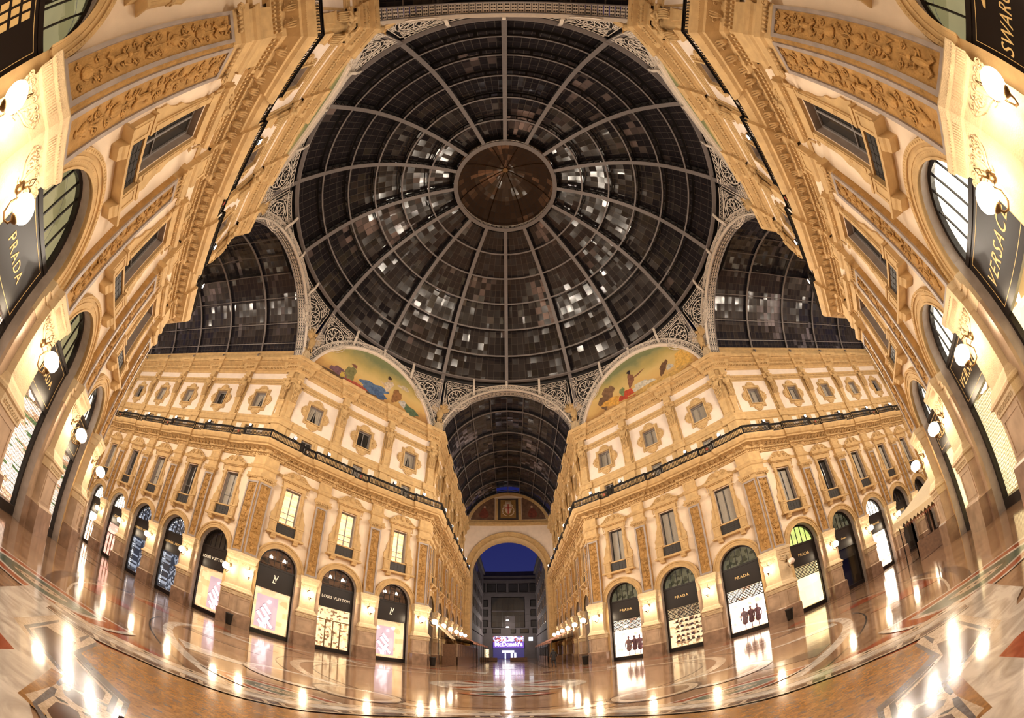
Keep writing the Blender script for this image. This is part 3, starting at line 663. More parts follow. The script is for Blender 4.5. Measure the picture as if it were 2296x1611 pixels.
    for F in(FA,FD,FB):
        for i,t in list(enumerate(pil_ts(F)))[:DET.get(F.key,99)]:
            if abs(t)+.7>abs(F.ends[1] if F.key[2]=='B' else F.ends[0] if F.key[2]=='A' else 9): 
                if F.key in('SWA','SEB'): continue
                if F.key[2]!='D' : 
                    if i==len(pil_ts(F))-1 and F.key in('NWB','NEA'): continue
                    if i==len(pil_ts(F))-1: continue
            pn=pil_name(F,i)
            p=link('pier',pier_me,None,F.mx(t)); tag(p,'lit stone pier, '+pn+', '+F.place,'pier','stone piers between the shops')
            link('carved_frieze',fz_me,p,Matrix.Translation((0,.36,0)))
            p=link('pilaster',pil_me,None,F.mx(t)); tag(p,'carved pilaster, '+pn+', '+F.place,'pilaster','carved pilasters')
            link('relief_panel',rel_me[i%3],p,Matrix.Translation((0,.265,5.8)) @Matrix.Diagonal((1.05,1,1,1)))
            link('capital',cap_me,p)
            a=link('attic_pier',pa_me,None,F.mx(t)); tag(a,'flat strip behind the statue, '+pn+', '+F.place,'pilaster strip','attic pilaster strips')
            s_=link('caryatid_statue',st_me[i%2],None,F.mx(t,.05)); tag(s_,'draped stone statue, '+pn+', high on '+F.place,'statue','caryatid statues of the attic')
# ---------------------------------------------------------------- windows
def wave_ear(sg):
    pts=[(.95,11.6),(1.02,11.3),(1.0,10.9),(1.08,10.6),(1.22,10.35),(1.2,10.1),(1.28,9.85),(1.44,9.6),(1.40,9.35),(1.46,9.15),(.95,9.15)]
    return [(sg*x,z) for x,z in pts][::sg]
def surround_mesh():
    mb=MB()
    for sg in(-1,1):
        a,b=sorted((sg*.69,sg*.97)); mb.box(a,b,0,.14,9.1,12.0); a2,b2=sorted((sg*.74,sg*.92)); mb.box(a2,b2,.14,.17,9.3,11.8)
        mb.prism(wave_ear(sg),0,.08)
        for zz in(10.0,11.2): mb.torus_xz(sg*.83,zz,.17,.07,.02,8,4)
        a,b=sorted((sg*.80,sg*1.38)); mb.box(a,b,0,.22,8.1,9.0); a,b=sorted((sg*.78,sg*1.42)); mb.box(a,b,0,.26,9.0,9.12)
        a,b=sorted((sg*.88,sg*1.30)); mb.bridge([(a,8.2),(b,8.2),(b,8.9),(a,8.9)],[(a+.06,8.26),(b-.06,8.26),(b-.06,8.84),(a+.06,8.84)],.22,.25)
        x0,x1=sorted((sg*.72,sg*1.12)); mb.loft([[(x0,0,z),(x1,0,z),(x1,o,z),(x0,o,z)] for o,z in((.10,7.62),(.30,7.66),(.34,7.78),(.40,7.84),(.44,7.95))])
        mb.spiral(sg*1.02,11.75,.17,.11,1.4,.03,sg,12)
        mb.tube([(sg*1.1,.16,12.0),(sg*1.12,.2,12.3),(sg*1.2,.1,12.5)],.05,5)
    mb.box(-1.52,1.52,0,.46,7.95,8.04); mb.box(-1.46,1.46,0,.40,8.04,8.12)
    mb.box(-.80,.80,0,.12,8.95,9.06)
    mb.loft([[(-a,0,z),(a,0,z),(a,o,z),(-a,o,z)] for a,o,z in((.98,.16,11.98),(1.0,.18,12.2),(1.05,.20,12.34),(1.12,.24,12.4),(1.22,.38,12.46),(1.26,.42,12.60),(1.30,.44,12.66))])
    for k in range(15): mb.box(-.98+.14*k-.04,-.98+.14*k+.04,.2,.30,12.36,12.44)
    return mb
def pediment_mesh():
    mb=MB()
    top=[(-1.28,12.66),(-1.28,12.74),(-1.1,12.80),(-.9,12.95),(-.68,13.18),(-.45,13.28),(-.28,13.24),(-.2,13.35),(.2,13.35),(.28,13.24),(.45,13.28),(.68,13.18),(.9,12.95),(1.1,12.80),(1.28,12.74),(1.28,12.66)]
    mb.prism(top[::-1],0,.22)
    mb.tube([(x,.24,z+.02) for x,z in top[1:7]],.045,6); mb.tube([(x,.24,z+.02) for x,z in top[9:15]],.045,6)
    for sg in(-1,1):
        mb.spiral(sg*.52,13.02,.25,.17,1.8,.04,sg,20); mb.spiral(sg*1.05,12.82,.25,.09,1.4,.03,sg,14); mb.ball((sg*.80,.25,12.86),.07,7,5)
    mb.ball((0,.22,13.10),.26,12,8,sc=(.85,.6,1.1)); mb.torus_xz(0,13.1,.34,.17,.03,12,5)
    for k in range(5): 
        a=PI*(.2+.15*k); mb.tube([(.12*math.cos(a),.24,13.34+.1*math.sin(a)),(.26*math.cos(a),.27,13.42+.30*math.sin(a))],[.05,.025],5)
    mb.ball((0,.27,13.66),.06,7,5)
    return mb
def me_of(mb,name,mats,smooth=False):
    o=mb.build(name,mats,smooth=smooth); me=o.data; bpy.data.objects.remove(o); return me
sur_me=me_of(surround_mesh(),'surround',['stone']); ped_me=me_of(pediment_mesh(),'pediment',['stone'])
g=MB(); g.box(-.78,.78,-.02,.06,8.16,8.92)
for k in range(4): g.box(-.74,.74,.06,.075,8.24+.17*k,8.30+.17*k)
for k in range(5): g.box(-.62+.31*k-.012,-.62+.31*k+.012,.06,.08,8.2,8.9)
gr_me=me_of(g,'vent_panel',['mesh'])
def sash(z0,z1,hx,cross,y=-.34,t=.035):
    mb=MB(); mb.bridge([(-hx,z0),(hx,z0),(hx,z1),(-hx,z1)],[(-hx+.07,z0+.07),(hx-.07,z0+.07),(hx-.07,z1-.07),(-hx+.07,z1-.07)],y-.03,y+.04)
    mb.box(-t,t,y-.02,y+.04,z0,z1)
    for z in cross: mb.box(-hx,hx,y-.02,y+.03,z-.02,z+.02)
    return mb
sa_me=me_of(sash(9.05,11.9,.65,[10.0]),'sash',['greyf']); sa2_me=me_of(sash(9.05,11.9,.65,[]),'sash',['frame']); sa3_me=me_of(sash(9.05,11.9,.65,[9.55,10.0]),'sash',['greyf'])
def pane(z0,z1,hx,y=-.38):
    mb=MB(); mb.box(-hx,hx,y-.02,y,z0,z1); return mb
pane_me={k:me_of(pane(9.05,11.9,.66),'pane',[m_]) for k,m_ in(('dark','dglass'),('curt','curtain'),('lit','lit_room'))}
def drape(z0,z1,hx,y=-.30,open_=.5):
    """gathered curtain pulled to both sides"""
    mb=MB()
    for sg in(-1,1):
        n=10; rings=[]
        for z,k in((z1,1.0),(z0+(z1-z0)*.5,.8),(z0,.55)):
            rings.append([(sg*(hx-(hx*.98*k)*(i/n)) if 1 else 0,y+.02*math.sin(i*2.1),z) for i in range(n+1)])
        mb.loft(rings,0,False,False,closed=False)
    return mb
dr_me=me_of(drape(18.3,19.9,.6),'curtain',['curtain']); drm_me=me_of(drape(9.1,11.8,.6,-.345),'curtain',['curtain'])
quat=[]
def quatre(s,ri):
    """lobed outline (x,z) about 0,0"""
    a,b=.92*s,1.13*s; out=[]
    def lobe(cx,cz,r,a0,a1,n=7): return [(cx+r*math.cos(a0+(a1-a0)*i/(n-1)),cz+r*math.sin(a0+(a1-a0)*i/(n-1))) for i in range(n)]
    r=.56*s
    out+= [(a,-b),(a,-r)]+lobe(a-.12,0,r,-PI/2+.15,PI/2-.15)+[(a,r),(a,b),(r,b)]+lobe(0,b-.14,r,.15,PI-.15)+[(-r,b),(-a,b),(-a,r)]+lobe(-a+.12,0,r,PI/2+.15,3*PI/2-.15)+[(-a,-r),(-a,-b),(-r,-b)]+lobe(0,-b+.14,r,PI+.15,2*PI-.15)+[(r,-b)]
    return out
def rect_match(out,hx,hz):
    res=[]
    for x,z in out:
        k=min(hx/max(abs(x),1e-6),hz/max(abs(z),1e-6)); res.append((x*k,z*k))
    return res
Q=quatre(1.0,0); Qi=rect_match(Q,.66,.81)
mb=MB(); sh=lambda L,dz=19.1:[(x,z+dz) for x,z in L]
mb.bridge(sh(Q),sh(Qi),0,.10)
Q2=quatre(.93,0); Q3=quatre(.84,0); mb.bridge(sh(Q2),sh(Q3),.10,.15)
mb.bridge(sh([(-.76,-.91),(.76,-.91),(.76,.91),(-.76,.91)]),sh([(-.66,-.81),(.66,-.81),(.66,.81),(-.66,.81)]),.1,.2)
for dx_,dz_ in((0,1.28),(0,-1.28),(1.08,0),(-1.08,0)): mb.ball((dx_,.10,19.1+dz_),.16,9,6,sc=(1.2,.6,.8)); mb.spiral(dx_+.2,19.1+dz_*.98,.12,.1,1.3,.025,1,10); mb.spiral(dx_-.2,19.1+dz_*.98,.12,.1,1.3,.025,-1,10)
q_me=me_of(mb,'quatrefoil_frame',['stone'])
# flat border round each attic field
mb=MB(); mb.bridge([(-2.1,17.42),(2.1,17.42),(2.1,20.92),(-2.1,20.92)],[(-1.98,17.54),(1.98,17.54),(1.98,20.8),(-1.98,20.8)],0,.05)
bd_me=me_of(mb,'field_border',['stone'])
sq_me=me_of(sash(18.3,19.9,.65,[],-.3),'sash',['white' if 0 else 'greyf']); lo_me=me_of(sash(15.0,16.45,.5,[],-.2),'sash',['greyf'])
sqp={k:me_of(pane(18.3,19.9,.66),'pane',[m_]) for k,m_ in(('dark','dglass'),('curt','curtain'))}
lop={k:me_of(pane(15.0,16.45,.52,-.25),'pane',[m_]) for k,m_ in(('dark','dglass'),('curt','curtain'))}
mb=MB(); 
for sg in(-1,1): 
    a,b=sorted((sg*1.0,sg*1.6)); mb.box(a,b,0,.03,15.85,16.6)
ins_me=me_of(mb,'inset_square',['stuccop'])
mb=MB(); mb.bridge([(-.68,14.9),(.68,14.9),(.68,16.62),(-.68,16.62)],[(-.5,14.95),(.5,14.95),(.5,16.45),(-.5,16.45)],0,.08); lf_me=me_of(mb,'stone_frame',['stone'])
mb=MB(); n=22
o_=[(2.02*math.cos(PI*i/n),5.5+2.02*math.sin(PI*i/n)) for i in range(n+1)]; i_=[(1.5*math.cos(PI*i/n),5.5+1.5*math.sin(PI*i/n)) for i in range(n+1)]
def band(mb,ro,ri,y0,y1,mi=0,zc=5.5,n=22,a0=0,a1=PI):
    aa=[a0+(a1-a0)*i/n for i in range(n+1)]
    mb.loft([[(ri*math.cos(a),y0,zc+ri*math.sin(a)),(ri*math.cos(a),y1,zc+ri*math.sin(a)),(ro*math.cos(a),y1,zc+ro*math.sin(a)),(ro*math.cos(a),y0,zc+ro*math.sin(a))] for a in aa],mi)
band(mb,1.96,1.5,0,.13); band(mb,2.0,1.88,.0,.20); band(mb,1.56,1.5,.0,.17); band(mb,1.78,1.72,0,.16)
for i in range(54):
    a=PI*(i+.5)/54; mb.ball((1.94*math.cos(a),.20,5.5+1.94*math.sin(a)),.030,5,4); mb.ball((1.65*math.cos(a),.125,5.5+1.65*math.sin(a)),.016,4,3)
ar_me=me_of(mb,'arch_surround',['stone'])
tn2=0
wn=0
WS={('NWD',2):'lit',('NWD',1):'lit',('NWD',0):'lit'}
CURT={('NED',0):'curt',('NED',1):'curt',('NED',2):'curt',('NEA',0):'curt'}
for key,F in FACS.items():
    for i,t in dbays(F):
        bn=bayname(F,i); mx=F.mx(t)
        a=link('trim_%d'%(tn+1),ar_me,None,mx); tn+=1; tag(a,'round arch moulding, '+bn+' of '+F.place,'arch moulding',kind='structure')
        # tall window
        wn+=1; W=empty('window_%d'%wn,mx)
        st=WS.get((key,i)) or CURT.get((key,i)) or ('curt' if random.random()<.3 and key[0]=='N' else 'dark')
        tag(W,{'lit':'tall lit window ','curt':'tall pale-curtained window ','dark':'tall dark window '}[st]+'under a scrolled pediment, '+bn+' of '+F.place,'window','tall windows of the main floor','structure')
        link('surround',sur_me,W); link('pediment',ped_me,W); link('vent_panel',gr_me,W)
        link('sash',sa3_me if st=='lit' else sa2_me if key[:2]=='NE' else sa_me,W); link('pane',pane_me[st],W)
        if st=='dark' and i%2==0 and key[0]=='N': link('curtain',drm_me,W)
        wn+=1; W=empty('window_%d'%wn,mx); c_=('curt' if key in('NED','NEA') and i<3 else 'dark')
        tag(W,'square attic window, lobed frame, '+bn+' of '+F.place,'window','square attic windows','structure')
        link('quatrefoil_frame',q_me,W); link('field_border',bd_me,W); link('sash',sq_me,W); link('pane',sqp[c_],W)
        if c_=='dark' and (i+len(key))%3!=1: link('curtain',dr_me,W)
        wn+=1; W=empty('window_%d'%wn,mx)
        tag(W,'low window behind the balcony railing, '+bn+' of '+F.place,'window','low windows behind the balcony','structure')
        link('stone_frame',lf_me,W); link('sash',lo_me,W); link('pane',lop['curt' if (i+len(bn))%2 else 'dark'],W); link('inset_square',ins_me,W)
# ---------------------------------------------------------------- dome
PROF=[(18.1,30.4),(16.7,32.86),(14.99,35.38),(12.9,37.5),(10.51,39.17),(7.95,40.45),(5.14,41.45)]
def pt(r,z,a,dr=0,dt=0):
    c,s_=math.cos(a),math.sin(a); return ((r+dr)*c-dt*s_,(r+dr)*s_+dt*c,z)
def pnorm(i):
    a=PROF[max(i-1,0)]; b=PROF[min(i+1,len(PROF)-1)]; dx,dz=b[0]-a[0],b[1]-a[1]; L=math.hypot(dx,dz); return (dz/L,-dx/L)   # outward
# fine profile
def fine(k=3):
    out=[]
    for i in range(len(PROF)-1):
        p0=PROF[max(i-1,0)];p1=PROF[i];p2=PROF[i+1];p3=PROF[min(i+2,len(PROF)-1)]
        for j in range(k):
            t=j/k; out.append(tuple(.5*((2*p1[q])+(-p0[q]+p2[q])*t+(2*p0[q]-5*p1[q]+4*p2[q]-p3[q])*t*t+(-p0[q]+3*p1[q]-3*p2[q]+p3[q])*t**3) for q in(0,1)))
    out.append(PROF[-1]); return out
FP=fine(4)
def nrm(L,i):
    a=L[max(i-1,0)]; b=L[min(i+1,len(L)-1)]; dx,dz=b[0]-a[0],b[1]-a[1]; l=math.hypot(dx,dz); return (dz/l,dx/l*-1)
dome=empty('ceiling_dome',Matrix.Identity(4)); tag(dome,'great dark glass and iron dome over the octagon','dome',kind='structure')
DG=1.0
# glass with uv: 12 panes across a sector, rows
mb=MB(); ns=16; sub=3; fi=0
for s_ in range(ns):
    for j in range(sub):
        a0=2*PI*(s_+j/sub)/ns; a1=2*PI*(s_+(j+1)/sub)/ns
        for i in range(len(FP)-1):
            (r0,z0),(r1,z1)=FP[i],FP[i+1]; n0,n1=nrm(FP,i),nrm(FP,i+1)
            P=[pt(r0+n0[0]*DG,z0+n0[1]*DG,a0),pt(r0+n0[0]*DG,z0+n0[1]*DG,a1),pt(r1+n1[0]*DG,z1+n1[1]*DG,a1),pt(r1+n1[0]*DG,z1+n1[1]*DG,a0)]
            mb.add(P,[(0,1,2,3)]); 
            npan=10 if i<8 else 8 if i<16 else 6
            u0=s_*40+npan*j/sub; u1=s_*40+npan*(j+1)/sub; v0=i*1.0; v1=i+1.0
            mb.uv[fi]=[(u0,v0),(u1,v0),(u1,v1),(u0,v1)]; fi+=1
mb.build('glazing',['pane_dome'],dome)
for s_ in range(ns):
    a=2*PI*s_/ns
    path=[( r,z) for r,z in FP]; vert=s_%4 in(1,3)
    if vert: path=[(19.25,26.3),(18.95,27.6),(18.5,29.1)]+path
    else: path=[(18.12,30.0)]+path
    mb=MB(); hw=.19; L=len(path)
    ring=[];web=[]
    for i,(r,z) in enumerate(path):
        n=nrm(path,i); 
        ring.append([pt(r,z,a,0,-hw),pt(r,z,a,0,hw),pt(r+n[0]*.07,z+n[1]*.07,a,0,hw),pt(r+n[0]*.07,z+n[1]*.07,a,0,-hw)])
    mb.loft(ring,0)
    k0=3 if vert else 1
    # outer flange and lattice web
    ring=[]
    for i in range(k0,L):
        r,z=path[i]; n=nrm(path,i); ring.append([pt(r+n[0]*.86,z+n[1]*.86,a,0,-.12),pt(r+n[0]*.86,z+n[1]*.86,a,0,.12),pt(r+n[0]*.95,z+n[1]*.95,a,0,.12),pt(r+n[0]*.95,z+n[1]*.95,a,0,-.12)])
    mb.loft(ring,1)
    for i in range(k0,L-1):
        r,z=path[i]; n=nrm(path,i); r2,z2=path[i+1]; n2=nrm(path,i+1)
        for (ra,za,rb,zb) in ((r+n[0]*.05,z+n[1]*.05,r2+n2[0]*.9,z2+n2[1]*.9),(r+n[0]*.9,z+n[1]*.9,r2+n2[0]*.05,z2+n2[1]*.05),(r+n[0]*.05,z+n[1]*.05,r+n[0]*.9,z+n[1]*.9)):
            mb.tube([pt(ra,za,a),pt(rb,zb,a)],.05,4,1,False)
        # solid strip beside the flange
        mb.add([pt(r,z,a,0,.0),pt(r2,z2,a),pt(r2+n2[0]*.3,z2+n2[1]*.3,a),pt(r+n[0]*.3,z+n[1]*.3,a)],[(0,1,2,3)],1)
    mb.build('rib',['rib','web'],dome)
for i,(r,z) in enumerate(PROF):
    if i==0 or i==len(PROF)-1: continue
    n=pnorm(i); n=(abs(n[0]),abs(n[1])); mb=MB(); N=96; tx,tz=-n[1],n[0]
    rings=[]
    for k in range(N):
        a=2*PI*k/N; q=lambda w,d:pt(r+n[0]*d+tx*w,z+n[1]*d+tz*w,a)
        rings.append([q(-.08,.02),q(.08,.02),q(.08,.07),q(-.08,.07)])
    rings.append(rings[0]); mb.loft(rings,0,False,False)
    # pierced web
    for k in range(N):
        a0=2*PI*k/N;a1=2*PI*(k+1)/N; f=lambda a,d:pt(r+n[0]*d,z+n[1]*d,a)
        for d0,d1 in((.07,.30),(.66,.95)): mb.add([f(a0,d0),f(a1,d0),f(a1,d1),f(a0,d1)],[(0,1,2,3)],1)
        if k%2==0:
            am=(a0*3+a1)/4; mb.add([f(a0,.30),f(am,.30),f(am,.66),f(a0,.66)],[(0,1,2,3)],1)
            mb.add([f(a1,.30),f(a1+(a1-a0)*.25,.30),f(a1,.42)],[(0,1,2)],1)
    mb.build('hoop',['rib','web'],dome)
# base ring
mb=MB(); N=128; rings=[]
for k in range(N+1):
    a=2*PI*k/N; rings.append([pt(17.98,30.4,a),pt(18.02,30.30,a),pt(18.34,30.28,a),pt(18.36,30.42,a)])
mb.loft(rings,0,False,False); rings=[]
for k in range(N+1):
    a=2*PI*k/N; rings.append([pt(18.4,30.3,a),pt(18.45,30.75,a),pt(19.1,31.0,a),pt(19.6,30.2,a),pt(19.9,29.4,a)])
mb.loft(rings,1,False,False,closed=False)
for k in range(N):
    a=2*PI*k/N
    if k%2: mb.tube([pt(18.2,30.35,a),pt(18.95,30.95,a)],.05,4,1,False)
mb.build('base_ring',['rib','web'],dome)
# lantern: ring, lattice drum, conical glass cap
mb=MB(); N=64; rings=[]
for k in range(N+1):
    a=2*PI*k/N; rings.append([pt(4.98,41.3,a),pt(5.42,41.3,a),pt(5.42,41.46,a),pt(4.98,41.46,a)])
mb.loft(rings,0,False,False); mb.build('lantern_ring',['rib'],dome)
mb=MB()
for z in(41.5,42.35):
    mb.loft([[pt(5.22,z,2*PI*k/N),pt(5.30,z,2*PI*k/N),pt(5.30,z+.08,2*PI*k/N),pt(5.22,z+.08,2*PI*k/N)] for k in range(N+1)],0,False,False)
for k in range(64):
    a=2*PI*k/64; b_=2*PI*(k+1)/64; m_=(a+b_)/2
    if k%4==0: mb.tube([pt(5.26,41.5,a),pt(5.26,42.4,a)],.09,4,0,False)
    mb.tube([pt(5.25,41.55,a),pt(5.25,42.35,b_)],.03,4,0,False); mb.tube([pt(5.25,42.35,a),pt(5.25,41.55,b_)],.03,4,0,False)
    mb.tube([pt(5.25,41.95+.2*math.sin(q*PI/3),m_+.035*math.cos(q*PI/3)) for q in range(7)],.03,4,0,False)
mb.build('lantern_lattice',['cream'],dome)
mb=MB(); N=48; LP=[(5.45,42.5),(5.35,43.4),(4.7,44.6),(3.6,45.7),(2.3,46.5),(1.0,47.0),(.28,47.16)]; fi=0
for k in range(N):
    for i in range(len(LP)-1):
        a0,a1=2*PI*k/N,2*PI*(k+1)/N
        mb.add([pt(*LP[i],a0),pt(*LP[i],a1),pt(*LP[i+1],a1),pt(*LP[i+1],a0)],[(0,1,2,3)]); mb.uv[fi]=[(k,i*1.5),(k+1,i*1.5),(k+1,i*1.5+1.5),(k,i*1.5+1.5)]; fi+=1
mb.build('lantern_glazing',['pane_lantern'],dome)
mb=MB()
for k in range(8):
    a=2*PI*(k+.5)/8; mb.tube([pt(r-.06,z-.06,a) for r,z in LP],.05,4,0)
mb.lathe([(.02,47.0),(.30,47.02),(.30,47.14),(.02,47.16)],16)
mb.build('lantern_rib',['bronze'],dome)
mb=MB(); mb.loft([[pt(r,z,2*PI*k/48) for k in range(48)] for r,z in((5.6,41.4),(5.75,42.5),(5.45,42.6))],0,False,False); mb.build('lantern_drum',['web'],dome)
# ---------------------------------------------------------------- side arches, lattice spandrels, eagles (eight sides)
RA,ZC=7.93,21.96
SIDEN=[]
def sideframe(kind,key):
    """facade-like frame of each octagon side: origin mid side, n towards the centre"""
    pass
class Side:
    def __init__(s,c,n,half): s.c=c;s.n=n;s.e=(n[1],-n[0]);s.half=half; s.ap=math.hypot(*c)
    def w(s,t,o,z): return (s.c[0]+s.e[0]*t+s.n[0]*o,s.c[1]+s.e[1]*t+s.n[1]*o,z)
    def mx(s,t=0,o=0,z=0): x,y,_=s.w(t,o,z); return Matrix(((s.e[0],s.n[0],0,x),(s.e[1],s.n[1],0,y),(0,0,1,z),(0,0,0,1)))
sides=[]
for a,nm in((PI/2,'ahead'),(PI,'left'),(0,'right'),(-PI/2,'behind')):
    sides.append((Side((A*math.cos(a),A*math.sin(a)),(-math.cos(a),-math.sin(a)),S),nm,0))
for key,nm in(('NWD','left angled'),('NED','right angled'),('SWD','near left'),('SED','near right')):
    F=FACS[key]; sides.append((Side(F.c,F.n,HV),nm,1))
def sd_o(sd,t,z):
    zb=ZC+math.sqrt(max(0,RA*RA-t*t)); ot=sd.ap-math.sqrt(18.25**2-t*t); k=(z-zb)/max(.3,(29.9-zb)); return max(0,min(1,k))*ot
a1_=math.acos(7.5/7.93)
for sd,nm,diag in sides:
    nmm={0:'over the arm ',1:'over the lunette of the '}[diag]+({'ahead':'ahead','left':'on the left','right':'on the right','behind':'behind'}[nm] if not diag else nm+' facade')
    m=sd.mx(); th0=math.asin((23.55-ZC)/RA)
    ar=empty('iron_arch',m); tag(ar,'ornate cream iron arch '+nmm,'arch','cream iron arches round the octagon')
    def seg(mb,ro,ri,y0,y1,mi,n=40): band(mb,ro,ri,y0,y1,mi,ZC,n,th0,PI-th0)
    mb=MB(); seg(mb,RA,RA-.10,-.25,.10,0); seg(mb,7.36,7.28,-.2,.08,0); seg(mb,RA-.10,7.36,-.12,-.04,1); mb.build('face_plate',['cream','web'],ar)
    mb=MB(); n=30
    for k in range(n):
        a=th0+(PI-2*th0)*(k+.5)/n; cx_,cz_=7.6*math.cos(a),ZC+7.6*math.sin(a)
        mb.torus_xz(cx_,cz_,0,.20,.03,10,4); mb.ball((cx_,0,cz_),.06,6,4)
        for q in range(6):
            b_=q*PI/3; mb.tube([(cx_+.07*math.cos(b_),0,cz_+.07*math.sin(b_)),(cx_+.18*math.cos(b_),0,cz_+.18*math.sin(b_))],.018,4,0,False)
        a2=th0+(PI-2*th0)*(k)/n; 
        for rr in(7.47,7.73): mb.torus_xz(rr*math.cos(a2),ZC+rr*math.sin(a2),0,.075,.022,7,4)
    mb.build('rosette_band',['cream'],ar)
    if not diag:
        # deep soffit with square pierced panels between grey bars
        mb=MB(); n=46
        for k in range(n):
            a0=th0+(PI-2*th0)*k/n; a1=th0+(PI-2*th0)*(k+.12)/n; a2=th0+(PI-2*th0)*(k+1)/n
            f=lambda r,a,y:(r*math.cos(a),y,ZC+r*math.sin(a))
            mb.add([f(7.29,a0,-.2),f(7.29,a1,-.2),f(7.29,a1,-1.05),f(7.29,a0,-1.05)],[(0,1,2,3)],0)
            mb.add([f(7.34,a1,-.2),f(7.34,a2,-.2),f(7.34,a2,-1.05),f(7.34,a1,-1.05)],[(0,1,2,3)],1)
            for q in range(3):
                for p in range(2):
                    am=a1+(a2-a1)*(.3+.4*p); y=-.38-.24*q; mb.add([f(7.32,am-.008,y-.06),f(7.32,am+.008,y-.06),f(7.32,am+.008,y+.06),f(7.32,am-.008,y+.06)],[(0,1,2,3)],2)
        for y in(-.2,-1.05): mb.tube([(7.30*math.cos(th0+(PI-2*th0)*k/40),y,ZC+7.30*math.sin(th0+(PI-2*th0)*k/40)) for k in range(41)],.06,4,0)
        mb.build('soffit',['rib','cream','web'],ar)
    else:
        mb=MB(); band(mb,7.36,7.12,-.35,-.05,0,ZC,40,th0,PI-th0); mb.build('plaster_reveal',['stuccop'],ar)
    # lattice spandrels and scroll frieze
    for sg in(-1,1):
        mb=MB(); W=lambda t,z,dz=0:(sg*t,sd_o(sd,t,z),z)
        edge=lambda z: sd.half*(1-.075*max(0,min(1,(z-24.3)/5.6)))-.12
        zb=lambda t: ZC+math.sqrt(max(0,RA*RA-t*t))+.04
        T=[1.9+.2*i for i in range(40) if 1.9+.2*i<edge(29)]
        mb.tube([W(t,29.2) for t in T],.04,4); mb.tube([W(t,29.62) for t in [.0]+T],.03,4)
        mb.tube([W(edge(z),z) for z in(24.6,26,27.4,29.2)],.04,4)
        k=0; t=.35
        while t<edge(29)-.1:
            mb.torus_xz(sg*t,29.42,sd_o(sd,t,29.4),.12,.028,8,4); mb.tube([(sg*(t+.12),sd_o(sd,t,29.4),29.42),(sg*(t+.22),sd_o(sd,t,29.4),29.34),(sg*(t+.3),sd_o(sd,t,29.4),29.38)],.025,4); t+=.36
        # great rosette
        tc_,zc_,rr=5.25 if not diag else 5.6,27.75,1.08
        circ=lambda R_,th,n=28:mb.tube([W(tc_+R_*math.cos(2*PI*i/n),zc_+R_*math.sin(2*PI*i/n)) for i in range(n)],th,4,closed=True)
        circ(rr,.05); circ(rr*1.22,.03); circ(rr*.28,.04,14)
        for q in range(8):
            b_=q*PI/4; P=lambda r_,bb:W(tc_+r_*rr*math.cos(bb),zc_+r_*rr*math.sin(bb))
            mb.tube([P(.28,b_),P(.62,b_+.32),P(1,b_)],.04,4,0,False); mb.tube([P(.28,b_),P(.62,b_-.32),P(1,b_)],.04,4,0,False)
            mb.tube([P(.62,b_+.32),P(.85,b_+.39),P(1.0,b_+.39)],.035,4,0,False)
            for rad in(1.11,): mb.tube([W(tc_+rad*rr*math.cos(b_+.2)+.08*math.cos(i*PI/3),zc_+rad*rr*math.sin(b_+.2)+.08*math.sin(i*PI/3)) for i in range(6)],.02,4,closed=True)
        # filler circles
        rnd=random.Random(3)
        tt=2.3
        while tt<edge(26)-.1:
            z=zb(tt)+.16
            while z<29.1:
                if math.hypot(tt-tc_,z-zc_)>rr*1.3 and tt<edge(z)-.15:
                    r_=.13; mb.tube([W(tt+r_*math.cos(i*PI/4),z+r_*math.sin(i*PI/4)) for i in range(8)],.026,4,closed=True)
                    mb.tube([W(tt-.14,z-.14),W(tt+.14,z+.14)],.018,4,0,False)
                z+=.29
            tt+=.29
        o=mb.build('lattice_spandrel',['cream'],mx=m); tag(o,'lacy cream rosette spandrel, '+('left' if sg>0 else 'right')+' end of arch '+nmm,'spandrel','lacy iron spandrels under the dome')
        # dark sheet behind
        mb=MB(); rows=[]
        for t in [0,1,2,3,4,5,6,edge(28),sd.half]:
            t_=min(t,sd.half); ot=sd.ap-math.sqrt(18.25**2-min(t_,edge(29))**2); rows.append([(sg*t_,-.22,zb(min(t_,7.9))-.3),(sg*min(t_,edge(29)+.1),ot-.35,30.05)])
        mb.loft(rows,0,False,False,closed=False); trim(mb,'web','dark sheeting, '+('left' if sg>0 else 'right')+' end of arch '+nmm).matrix_world=m
    for t_ in(-3.6,0,3.6):
        zb_=ZC+math.sqrt(RA*RA-t_*t_); o_=sd.ap-math.sqrt(18.1**2-t_*t_)
        mb=MB(); pts=[(t_,o_+.02,30.32),(t_,o_-.02,30.0),(t_,o_*.6+.14,(30+zb_)/2-.1),(t_,.16,zb_-.2),(t_,.14,zb_-.55)]
        mb.loft([[(x-.12,y-.05,z),(x+.12,y-.05,z),(x+.12,y+.05,z),(x-.12,y+.05,z)] for x,y,z in pts])
        b_=mb.build('dome_bracket',['cream'],mx=m); tag(b_,'cream bracket '+{-3.6:'right of crown',0:'at crown',3.6:'left of crown'}[t_]+', arch '+nmm,'bracket','cream brackets holding the dome ring')
